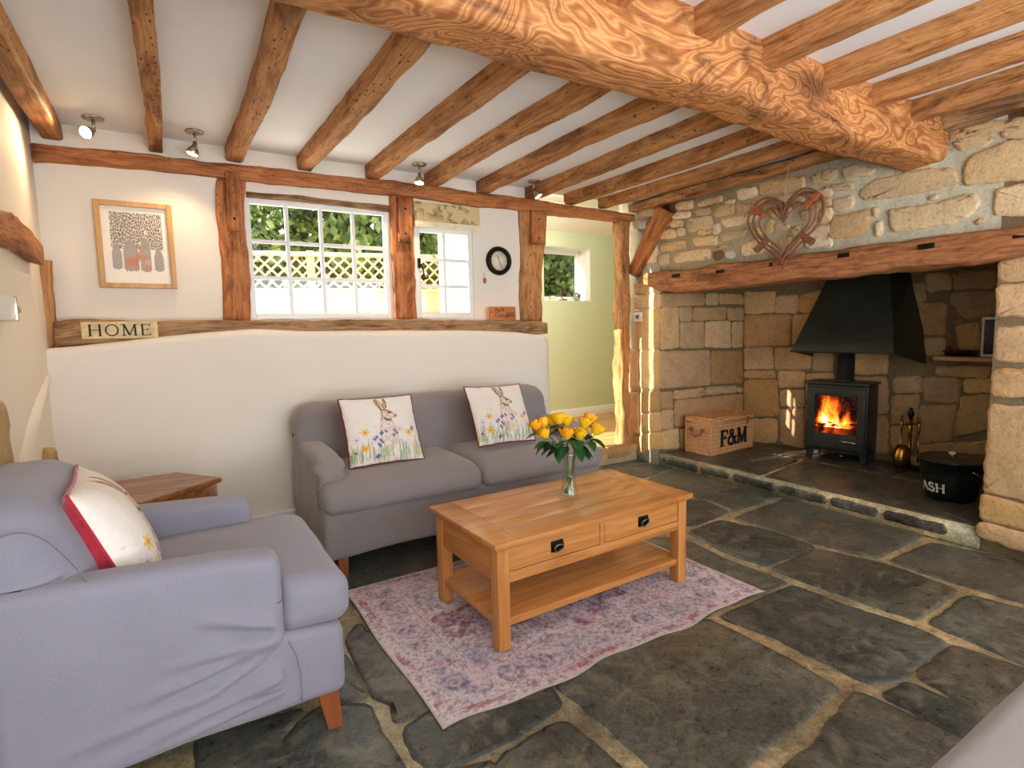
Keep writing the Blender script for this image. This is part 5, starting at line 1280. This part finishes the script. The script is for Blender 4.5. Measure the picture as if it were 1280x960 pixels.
for (a0, b0, a1, b1) in ((.36, .33, .35, .24), (.39, .32, .39, .24), (.47, .32, .47, .24), (.49, .33, .50, .25), (.62, .31, .62, .24), (.66, .31, .66, .24), (.53, .42, .55, .50), (.55, .46, .60, .52), (.52, .42, .50, .49)):
    img = over(img, soft(segd(U, V, (a0, b0), (a1, b1)), .012) * .9, dcol)
ap_ = [(fw * .9 + (pw - 1.8 * fw) * i / (n - 1), .018, fw * .9 + (ph - 1.8 * fw) * j / (n - 1)) for j in range(n) for i in range(n)]
MB().add(ap_, grid_faces(n, n), col=[tuple(c) for c in img.reshape(-1, 3)]).build('paper_cut', M['art'], pc)
MB().add(*box(fw * .9, pw - fw * .9, .021, .030, fw * .9, ph - fw * .9)).build('back_board', M['frame'], pc, smooth=False)
# ---- HOME sign on the sill
A, B = ony(100, 402.5, YS - .012), ony(198, 422, YS - .012); hs = thing('home_sign', 'distressed cream wooden sign reading HOME fixed on the sill beam', 'sign', (A.x, YS - .014, B.z)); W_, H_ = B.x - A.x, A.z - B.z
sg = MB()
sg.add(*rbox(W_ / 2, .008, H_ / 2, .003, (24, 1, 8), lambda p: p + Vector((W_ / 2, .008, H_ / 2)) + Vector((0, 0, .002 * noise.noise(p * 30)))))
sg.build('board', M['signpaint'], hs)
LV, LF, LW = lettering('HOME', H_ * .70, .0015, .12, .13, .06); k = W_ * .84 / LW
MB().add([(x * k + W_ * .08, -.0004 - z, y + H_ * .15) for x, y, z in LV], LF).build('lettering', M['ink'], hs, smooth=False)
# ---- small orange wooden block sign on the sill
YB = YS + .06
A, B = ony(613, 383, YB), ony(645, 401, YB); cs_ = thing('wooden_block_sign', 'small orange-brown wooden block sign standing on the sill below the clock', 'sign', (A.x, YB, B.z - .003)); W_, H_ = B.x - A.x, A.z - B.z
MB().add(*bbox(0, W_, 0, .03, 0, H_, .004)).build('block', M['signwood'], cs_)
def textmesh(txt, size):
    cu = bpy.data.curves.new('lettering', 'FONT'); cu.body = txt; cu.size = size; cu.extrude = .0006; cu.resolution_u = 3
    o = bpy.data.objects.new('lettering_source', cu); COL.objects.link(o); dg = bpy.context.evaluated_depsgraph_get()
    me = bpy.data.meshes.new_from_object(o.evaluated_get(dg)); bpy.data.objects.remove(o); return me
for txt, zz, xx in (('April', H_ * .68, W_ * .16), ('Cottage', H_ * .30, W_ * .16)):
    me = textmesh(txt, .042); me.materials.clear(); me.materials.append(M['ink']); o = bpy.data.objects.new('lettering', me); COL.objects.link(o); o.parent = cs_; o.location = (xx, -.0008, zz); o.rotation_euler = (PI / 2, 0, 0)
MB().add(*bbox(W_ * .62, W_ * .93, -.001, .001, H_ * .32, H_ * .62, .0005)).build('dark_cottage_motif', M['brown_x'], cs_)
# ---- clock, hook ornaments
c_ = ony(624, 326, WY - .02); ck = thing('round_clock', 'round wall clock with a thick black rim and cream dial', 'clock', (c_.x, WY - .001, c_.z))
rot = Matrix.Rotation(PI / 2, 4, 'X')
MB().add(*[(lambda q: ([tuple(rot @ Vector(p)) for p in q[0]], q[1]))(lathe([(.108, 0), (.111, .012), (.104, .034), (.092, .042), (.080, .036), (.074, .02), (.074, .01)], 48))][0]).build('rim', M['iron'], ck)
MB().add(*[(lambda q: ([tuple(rot @ Vector(p)) for p in q[0]], q[1]))(lathe([(.001, .014), (.076, .014), (.076, .010)], 40))][0]).build('dial', M['cream'], ck)
tk = MB()
for i in range(12):
    a = i * PI / 6; tk.add(*tube([(.062 * math.sin(a), -.0155, .062 * math.cos(a)), (.068 * math.sin(a), -.0155, .068 * math.cos(a))], .0016, 5))
tk.build('dial_markings', M['cane'], ck)
MB().add(*tube([(-.016, -.018, .042), (.0, -.018, 0), (.030, -.018, -.062)], .0022, 6)).build('hand', M['ink'], ck)
c_ = ony(607, 350, WY - .02); bo = thing('hanging_ornament', 'tiny brown wooden ornament on a cord hanging below the clock', 'ornament', (c_.x, WY - .008, c_.z))
MB().add(*tube([(-.006, 0, .055), (0, -.003, .015)], .0012, 5)).build('cord', M['cane'], bo); MB().add(*lathe([(.002, .018), (.012, .008), (.014, -.004), (.008, -.016), (.011, -.024), (.001, -.026)], 12)).build('bead', M['bark'], bo)
c_ = ony(597, 303, WY - .01); tag(MB().add(*bbox(c_.x - .012, c_.x + .012, WY - .012, WY, c_.z - .03, c_.z + .025, .004)).build('curtain_hook', M['white'], smooth=False), 'small white wall hook just above the clock beside the blind', 'hook')
# ---- roman blind
A, B = ony(517, 251, WY - .035), ony(600, 288, WY - .035); bl = thing('roman_blind', 'folded beige leaf-print roman blind over the small window', 'blind', (A.x, WY - .035, B.z)); W_, H_ = B.x - A.x, A.z - B.z
nx, nz = 120, 50; u = np.linspace(0, 1, nx); v = np.linspace(0, 1, nz); U, V = np.meshgrid(u, v); img = np.ones((nz, nx, 3)) * np.array(S(218, 192, 142)[:3]); R = np.random.default_rng(5)
for i in range(26):
    x, y, a = R.random(), R.random(), R.random() * 6.3
    for q in range(5):
        b = a + (q - 2) * .35; l = .05 + .03 * R.random(); img = over(img, soft(segd(U * W_ / H_, V, (x * W_ / H_ + .02 * q, y), (x * W_ / H_ + .02 * q + 4.2 * l * math.cos(b), y + 4.2 * l * math.sin(b))), .020) * .8, S(142, 112, 62))
bv = [(W_ * i / (nx - 1), -.004 * math.sin(PI * 1.0 * j / (nz - 1)) - (.012 * (1 - j / 6) if j < 6 else 0) - .002 * math.sin(i * .2), H_ * j / (nz - 1)) for j in range(nz) for i in range(nx)]
MB().add(bv, grid_faces(nx, nz), col=[tuple(c) for c in img.reshape(-1, 3)]).build('fabric_panel', M['blind'], bl)
fo = MB()
for q in range(3): fo.add(*bbox(.002, W_ - .002, -.012 + .007 * q, -.008 + .007 * q, -.012 + .006 * q, .03, .0015))
fo.build('folds', M['cream'], bl); MB().add(*bbox(0, W_, .002, .03, H_ - .025, H_, .003)).build('head_rail', M['white'], bl)
# ---- ceiling spotlights
def spot(px, head, label, on):
    b = onz(*px, CZ); e = thing('ceiling_spotlight', label, 'spotlight', (b.x, b.y, CZ), group=None)
    h = Vector(head) if len(head) == 3 else near(*head, b) - b
    MB().add(*lathe([(.001, -.012), (.044, -.010), (.048, -.004), (.046, 0)], 24)).build('ceiling_plate', M['nickel'], e)
    k = Vector((0, 0, -.062)); MB().add(*tube([(0, 0, -.008), k], .007, 10)).build('stem', M['nickel'], e)
    d = (h - k).normalized(); m = Matrix.Translation(k) @ d.to_track_quat('Z', 'Y').to_matrix().to_4x4()
    MB().add(*[([tuple(m @ Vector(p)) for p in q[0]], q[1]) for q in [lathe([(.011, 0), (.013, .02), (.02, .028), (.03, .05), (.033, .07), (.031, .07), (.028, .05)], 20)]][0]).build('lamp_head', M['nickel'], e)
    MB().add(*[([tuple(m @ Vector(p)) for p in q[0]], q[1]) for q in [lathe([(.001, .062), (.027, .062), (.029, .066), (.001, .068)], 18)]][0]).build('lamp_bulb', M['bulb'] if on else M['bulboff'], e)
    return e, b + k + d * .085, d
SPOTS = [spot((116, 147), (-.055, -.085, -.115), 'nickel ceiling spotlight shining brightly at the plain side wall above the picture', True),
         spot((243, 164), (242, 186), 'nickel ceiling spotlight on the ceiling just above the picture post, aimed down', False),
         spot((524, 205), (524, 226), 'nickel ceiling spotlight above the post between the two windows', True),
         spot((667, 226), (.03, -.03, -.13), 'nickel ceiling spotlight above the gnarled post by the hall opening', True)]
# ---- switches
dm = thing('dimmer_switch', 'white dimmer switch box with a steel plate and knob on the plain side wall', 'switch', (LX + .005, 2.93, 1.35))
A = onx(-8, 370, LX + .04); B = onx(20, 402, LX + .04)
dm.location = (LX + .003, A.y, B.z); L_ = B.y - A.y; H_ = onx(20, 371, LX + .04).z - B.z
MB().add(*bbox(0, .038, 0, L_, 0, H_, .005)).build('box', M['switch'], dm); MB().add(*bbox(.012, .046, L_, L_ + .012, .002, H_ - .002, .003)).build('plate', M['nickel'], dm)
MB().add(*tube([(.03, L_ + .01, H_ * .5), (.03, L_ + .06, H_ * .5)], .017, 16)).build('knob', M['chrome'], dm)
A, B = onx(793, 391, WX - .012), onx(803, 402, WX - .012); y0, y1 = min(A.y, B.y), max(A.y, B.y)
ls = tag(MB().add(*bbox(WX - .022, WX - .004, y0, y1, B.z, A.z, .004)).build('light_switch', M['switch']), 'white light switch on the stone pier beside the door post', 'switch'); MB().add(*bbox(WX - .027, WX - .02, y0 + .03, y1 - .03, B.z + .03, A.z - .02, .002)).build('rocker', M['nickel'], ls)

# ================================================================== VASE OF ROSES
VX, VY = 1.572, 2.052; TH = .4505
vs = thing('glass_vase', 'waisted clear glass vase of yellow roses on the coffee table', 'vase', (VX, VY, TH + .0008))
MB().add(*lathe([(.040, 0), (.048, .002), (.050, .008), (.042, .03), (.034, .075), (.031, .10), (.034, .14), (.044, .195), (.052, .222), (.0505, .223), (.041, .195), (.031, .14), (.0275, .10), (.030, .075), (.037, .03), (.041, .014), (.001, .012)], 36, cap=False)).build('glass_body', M['vglass'], vs)
MB().add(*lathe([(.001, .0135), (.0398, .0155), (.0360, .03), (.0292, .075), (.0267, .10), (.0285, .125), (.001, .125)], 30)).build('water', M['water'], vs)
HEADS = [(670.6, 532, .03), (679, 530, -.04), (680.5, 542.5, .05), (691, 527, -.06), (698, 524, -.01), (708, 528, -.06), (708.4, 543, .06), (725, 543.5, .05), (731, 530, .0), (737, 524.5, -.05), (745.5, 538, .01)]
def rose_head(d, r, seed):
    m = MB(); q = d.to_track_quat('Z', 'Y').to_matrix().to_4x4(); rr = random.Random(seed)
    for ring, (n_, rad, hh, open_) in enumerate(((3, .30, 1.15, .05), (4, .55, 1.15, .06), (5, .80, 1.08, .10), (5, .98, .95, .20))):
        for k in range(n_):
            a0 = 2 * PI * k / n_ + ring * .7 + rr.random() * .4; V = []; NU, NV = 7, 6; wid = 2 * PI / n_ * 1.45
            for j in range(NV):
                t = j / (NV - 1)
                for i in range(NU):
                    s = i / (NU - 1) - .5; a = a0 + s * wid * (.55 + .45 * math.sin(PI * min(1, t * .75 + .15)))
                    R = r * rad * (.45 + .75 * math.sin(PI * .5 * min(1, t * 1.25)) - .12 * t + open_ * t ** 3 * 1.4) ; z = r * (-.75 + (hh + .75) * t * (1 - .22 * (2 * s) ** 2 * t))
                    V.append(q @ Vector((R * math.cos(a), R * math.sin(a), z)))
            m.add(V, grid_faces(NU, NV))
    return m
def leaf(mb, p, d, L, up, seed):
    d = d.normalized(); s = d.cross(up).normalized(); nrm = s.cross(d); V = []; N = 7
    for j in range(N):
        t = j / (N - 1); w = L * .30 * math.sin(PI * t ** .8) ** .9 + .0002; c = p + d * (L * t) + nrm * (-.25 * L * t * t)
        V += [c - s * w + nrm * w * .35, c, c + s * w + nrm * w * .35]
    F = []
    for j in range(N - 1):
        for i in range(2): a = j * 3 + i; F.append((a, a + 1, a + 4, a + 3))
    mb.add(V, F)
base = Vector((VX, VY, TH))
order = sorted(range(len(HEADS)), key=lambda i: HEADS[i][0])
for rank, i in enumerate(order):
    x, y, dd = HEADS[i]; rr = random.Random(100 + i)
    P = near(x, y, base + FWD * (-dd * 1.0)); a = math.atan2(P.y - VY, P.x - VX); rim = Vector((VX + .034 * math.cos(a), VY + .034 * math.sin(a), TH + .215)); foot = Vector((VX - .024 * math.cos(a + .4), VY - .024 * math.sin(a + .4), TH + .025)); mid = Vector((VX + .017 * math.cos(a), VY + .017 * math.sin(a), TH + .105))
    words_ = ['first', 'second', 'third', 'fourth', 'fifth', 'sixth', 'seventh', 'eighth', 'ninth', 'tenth', 'eleventh'][rank]
    e = thing('rose', f'{words_} yellow rose in the glass vase, counted from the armchair side of the bunch', 'rose', tuple(P), group='yellow roses in the vase')
    pth = smoothpath([foot - P, mid - P, rim - P, (rim - P) * .38 + Vector((0, 0, -.012)), Vector((0, 0, -.012))], 5); tdir = (pth[-1] - pth[-4]).normalized()
    rose_head((tdir + Vector((0, 0, .5))).normalized(), .0265 + .003 * rr.random(), i).build('flower_head', M['rose'] if i % 3 else M['rose2'], e)
    MB().add(*tube(pth, .003, 6)).build('stem', M['stem'], e)
    lv = MB()
    for k in range(5):
        b = rr.random() * 6.3; leaf(lv, Vector((0, 0, -.014)), Vector((math.cos(b + k * 1.3), math.sin(b + k * 1.3), .3)), .022, Vector((0, 0, 1)), k)
    for k in range(4):
        t = .55 + .42 * rr.random(); p = pth[int(t * (len(pth) - 1))]; b = a + (rr.random() - .5) * 3.4
        leaf(lv, p, Vector((math.cos(b), math.sin(b), -.05 - .55 * rr.random())), .068 + .028 * rr.random(), Vector((0, 0, 1)), k)
    lv.build('leaves', M['leafg'], e)

# ================================================================== HALL WINDOW SILL
ys = HY + .10; zs = WH[2] + .0065
def sill(px): p = ony(px, 374, ys); return (p.x, ys, zs)
rd_ = thing('reed_diffuser', 'small pale reed diffuser bottle on the green hall window sill', 'diffuser', sill(691)); MB().add(*rbox(.028, .022, .03, .008, (3, 3, 3), lambda p: p + Vector((0, 0, .03)))).build('bottle', M['cream'], rd_)
rk = MB()
for k in range(4): rk.add(*tube([(0, 0, .05), (-.05 + .012 * k, .005 * k, .17)], .003, 5))
rk.build('reeds', M['ink'], rd_)
dw = thing('driftwood_sprig', 'thin curved driftwood sprig ornament in the middle of the hall window sill', 'ornament', sill(703)); MB().add(*tube(smoothpath([(-.03, 0, .16), (-.02, 0, .09), (.0, .01, .04), (.04, 0, .014), (.07, .0, .02)], 5), [.006] * 21, 7)).build('twig', M['cane'], dw)
MB().add(*rbox(.05, .02, .007, .006, (4, 3, 1), lambda p: p + Vector((0.01, 0, .007)))).build('foot', M['iron'], dw)
sb_o = thing('silver_ball', 'round silver patterned ball ornament on the hall window sill', 'ornament', sill(721)); v_, f_ = lathe([(.055 * math.cos(math.radians(a)) + .0005, .056 + .055 * math.sin(math.radians(a))) for a in range(-90, 91, 12)], 18); v_ = [tuple(Vector(p) + Vector(p) * .10 * noise.noise(Vector(p) * 38)) for p in v_]
MB().add(v_, f_).build('ball', M['chrome'], sb_o); MB().add(*lathe([(.03, 0), (.03, .006), (.02, .008)], 14)).build('stand_ring', M['iron'], sb_o)

# ================================================================== THE GARDEN OUTSIDE
gd = MB(); gd.add(*box(-14, 12, 3.95, 16, -.35, -.25)); struct(gd.build('ground_garden', M['lawn'], smooth=False))
FA_, FB_ = onz(300, 313, 2.20), onz(500, 317.5, 2.20); fd = (FB_ - FA_).normalized(); FA_ = FA_ - fd * 3.0
fe = thing('garden_fence', 'pale new timber garden fence with a lattice top seen through the wide window', 'fence', (FA_.x, FA_.y, -.25), math.atan2(fd.y, fd.x)); FL_ = 6.0; zt_ = 2.20 + .25
zlb = zt_ - .42; zr = zlb - .20
for k in range(int(FL_ / .145)): bbx(k * .145, k * .145 + .142, 0, .018, 0, zr + .01, b=.003).build('board', M['fence'], fe, smooth=False)
bbx(0, FL_, -.02, .05, zt_ - .05, zt_, b=.006).build('top_rail', M['fence_x'], fe); bbx(0, FL_, -.02, .05, zlb - .045, zlb, b=.006).build('lattice_rail', M['fence_x'], fe); bbx(0, FL_, -.025, .04, zr - .09, zr + .03, b=.006).build('panel_rail', M['fence_x'], fe); bbx(0, FL_, .0, .02, zr, zlb, b=.003).build('gravel_board', M['fence_x'], fe)
lt = MB(); hL = zt_ - zlb
for k in range(-4, int(FL_ / .135) + 1):
    for s, y in ((1, .0), (-1, .012)):
        x0 = k * .135 + (0 if s > 0 else hL); x1 = x0 + s * hL
        if min(x0, x1) < 0 or max(x0, x1) > FL_: continue
        dx = .017; lt.add([(x0 - dx, y, zlb), (x0 + dx, y, zlb), (x1 + dx, y, zt_), (x1 - dx, y, zt_), (x0 - dx, y + .01, zlb), (x0 + dx, y + .01, zlb), (x1 + dx, y + .01, zt_), (x1 - dx, y + .01, zt_)], [(0, 1, 2, 3), (7, 6, 5, 4), (0, 4, 5, 1), (1, 5, 6, 2), (2, 6, 7, 3), (3, 7, 4, 0)])
lt.build('lattice', M['fence'], fe, smooth=False)
for x in (0, 1.85, 3.7, 5.55): bbx(x, x + .09, .02, .11, 0, zt_ + .02, b=.006).build('fence_post', M['fence'], fe)
def tree(name, label, cat, loc, h, cr_, n_, mat, seed, leafs=.10, trunk=.10, low=.35):
    e = thing(name, label, cat, loc); R = random.Random(seed); t = MB()
    t.add(*tube(smoothpath([(0, 0, -.1), (.05, .03, h * .25), (-.04, 0, h * .5), (0, .05, h * .75)], 4), [trunk * (1 - .05 * i) for i in range(13)], 9))
    for k in range(16):
        z0 = h * (low * .6 + .5 * R.random()); a = R.random() * 6.3; l = cr_ * (.5 + .5 * R.random()); t.add(*tube(smoothpath([(0, 0, z0), (l * .4 * math.cos(a), l * .4 * math.sin(a), z0 + .2 * R.random()), (l * math.cos(a + .3), l * math.sin(a + .3), z0 + .5 * R.random())], 3), [trunk * .35 * (1 - .11 * i) for i in range(7)], 6))
    t.build('trunk', M['barkm'], e)
    f = MB(); cl = []
    for k in range(55):
        a = R.random() * 6.3; rr = cr_ * math.sqrt(R.random()); z = h * (low + (1 - low) * R.random()); s = 1 - max(0, (z / h - .6)) * 1.4; cl.append(Vector((rr * s * math.cos(a), rr * s * math.sin(a), z)))
    for k in range(n_):
        c = R.choice(cl); p = c + Vector([R.gauss(0, .20) for _ in range(3)]); d = Vector([R.gauss(0, 1) for _ in range(3)]).normalized(); s = d.cross(Vector((R.random(), R.random(), R.random()))).normalized(); L = leafs * (.6 + .8 * R.random()); w_ = L * .28
        f.add([p, p + d * L * .5 + s * w_, p + d * L, p + d * L * .5 - s * w_], [(0, 1, 2, 3)])
    f.build('foliage', mat, e, smooth=False); return e
G_ = 'trees beyond the garden fence'
def gp(px, off): p = FA_ + fd * ((px)) + Vector((-fd.y, fd.x, 0)) * off; return (p.x, p.y, -.25)
tree('broadleaf_tree', 'leafy tree beyond the lattice fence, seen in the window panes by the picture post', 'tree', gp(3.15, 1.2), 4.6, 1.05, 4200, M['tree'], 1, .17, low=.42)
tree('broadleaf_tree', 'leafy tree beyond the lattice fence, seen in the middle panes of the wide window', 'tree', gp(4.3, 1.3), 4.8, 1.0, 3200, M['tree2'], 2, .17, low=.42)
tree('broadleaf_tree', 'darker leafy tree beyond the fence, seen in the end panes of the wide window', 'tree', gp(5.5, 1.2), 4.8, 1.0, 3400, M['tree'], 3, .17, low=.42)
tree('broadleaf_tree', 'pale leafy tree beyond the fence, glimpsed through the small blind window', 'tree', gp(6.9, 1.4), 4.4, .9, 2200, M['tree2'], 4, .17, low=.42)
tree('garden_shrub', 'dense green shrub close outside the green hall window', 'shrub', (4.95, 6.9, -.25), 2.9, .75, 6500, M['tree'], 5, .12, .05, .2)
tree('garden_shrub', 'taller yellowish shrub behind the dense one outside the hall window', 'shrub', (5.5, 7.9, -.25), 3.4, .8, 3000, M['tree2'], 6, .09, .05, .25)
# ================================================================== LIGHT
w = bpy.data.worlds.new('sky'); SC.world = w; w.use_nodes = True
bg = w.node_tree.nodes['Background']; bg.inputs['Color'].default_value = (0.78, 0.88, 1.0, 1); bg.inputs['Strength'].default_value = 3.0
def look(o, d): o.rotation_euler = Vector(d).to_track_quat('-Z', 'Y').to_euler()
def light(name, typ, loc, d, energy, color=(1, 1, 1), **kw):
    L = bpy.data.lights.new(name, typ); L.energy = energy; L.color = color
    for k, v in kw.items(): setattr(L, k, v)
    o = bpy.data.objects.new(name, L); COL.objects.link(o); o.location = loc; look(o, d); return o
SUN = Vector((3.05, -.885, -1.35)).normalized()
light('sun', 'SUN', (-5, 8, 6), SUN, 14, (1, .9, .74), angle=.006)
# daylight through the wide garden doors in the wall behind the camera
light('door_daylight', 'AREA', (1.7, REAR + .02, 1.15), (0, 1, -.02), 49, (.90, .95, 1), shape='RECTANGLE', size=3.0, size_y=2.0)
light('low_fill', 'AREA', (.9, REAR + .1, .60), (.1, 1, .36), 32, (.82, .90, 1), shape='RECTANGLE', size=1.0, size_y=.35)  # added low lamp, flash-like, to throw the main beam's shadow on the ceiling
light('hall_fill', 'AREA', (3.4, 4.5, 2.58), (.25, .4, -1), 30, (1, .98, .88), size=.5)  # added lamp hidden under the hall ceiling, brightens the green hall
light('side_fill', 'AREA', (3.5, -1.2, 1.3), (-1, .75, -.05), 18, (.92, .96, 1), shape='RECTANGLE', size=1.2, size_y=1.2)  # unseen lamp added to brighten the side wall and armchair; no window there
light('left_fill', 'AREA', (LX + .03, -1.0, 1.35), (1, .42, -.02), 44, (.92, .96, 1), shape='RECTANGLE', size=1.4, size_y=1.2)  # added fill lamp for the stone wall and recess; no window stands here
light('far_ceiling_fill', 'AREA', (1.15, 4.45, .72), (0, -.6, 1), 36, (1, .97, .92), shape='RECTANGLE', size=2.4, size_y=.9)  # hidden lamp below the sills, added to brighten the far ceiling
for (e, p, d), en, aim in zip(SPOTS, (9, 9, 11, 11), ((-.5, -.55, -.5), (-.25, -.05, -1), None, None)):
    light('spot_lamp', 'SPOT', p + d * .01, aim or d, en, (1, .74, .46), spot_size=math.radians(125), spot_blend=.8, shadow_soft_size=.03)
SC.view_settings.view_transform = 'Standard'; SC.view_settings.look = 'None'; SC.view_settings.exposure = 0.24; SC.view_settings.gamma = 1.0
SC.view_settings.use_curve_mapping = False
SC.cycles.use_denoising = True
SC.cycles.sample_clamp_indirect = 6.0
SC.cycles.caustics_reflective = False; SC.cycles.caustics_refractive = False
SC.cycles.max_bounces = 10; SC.cycles.transparent_max_bounces = 16
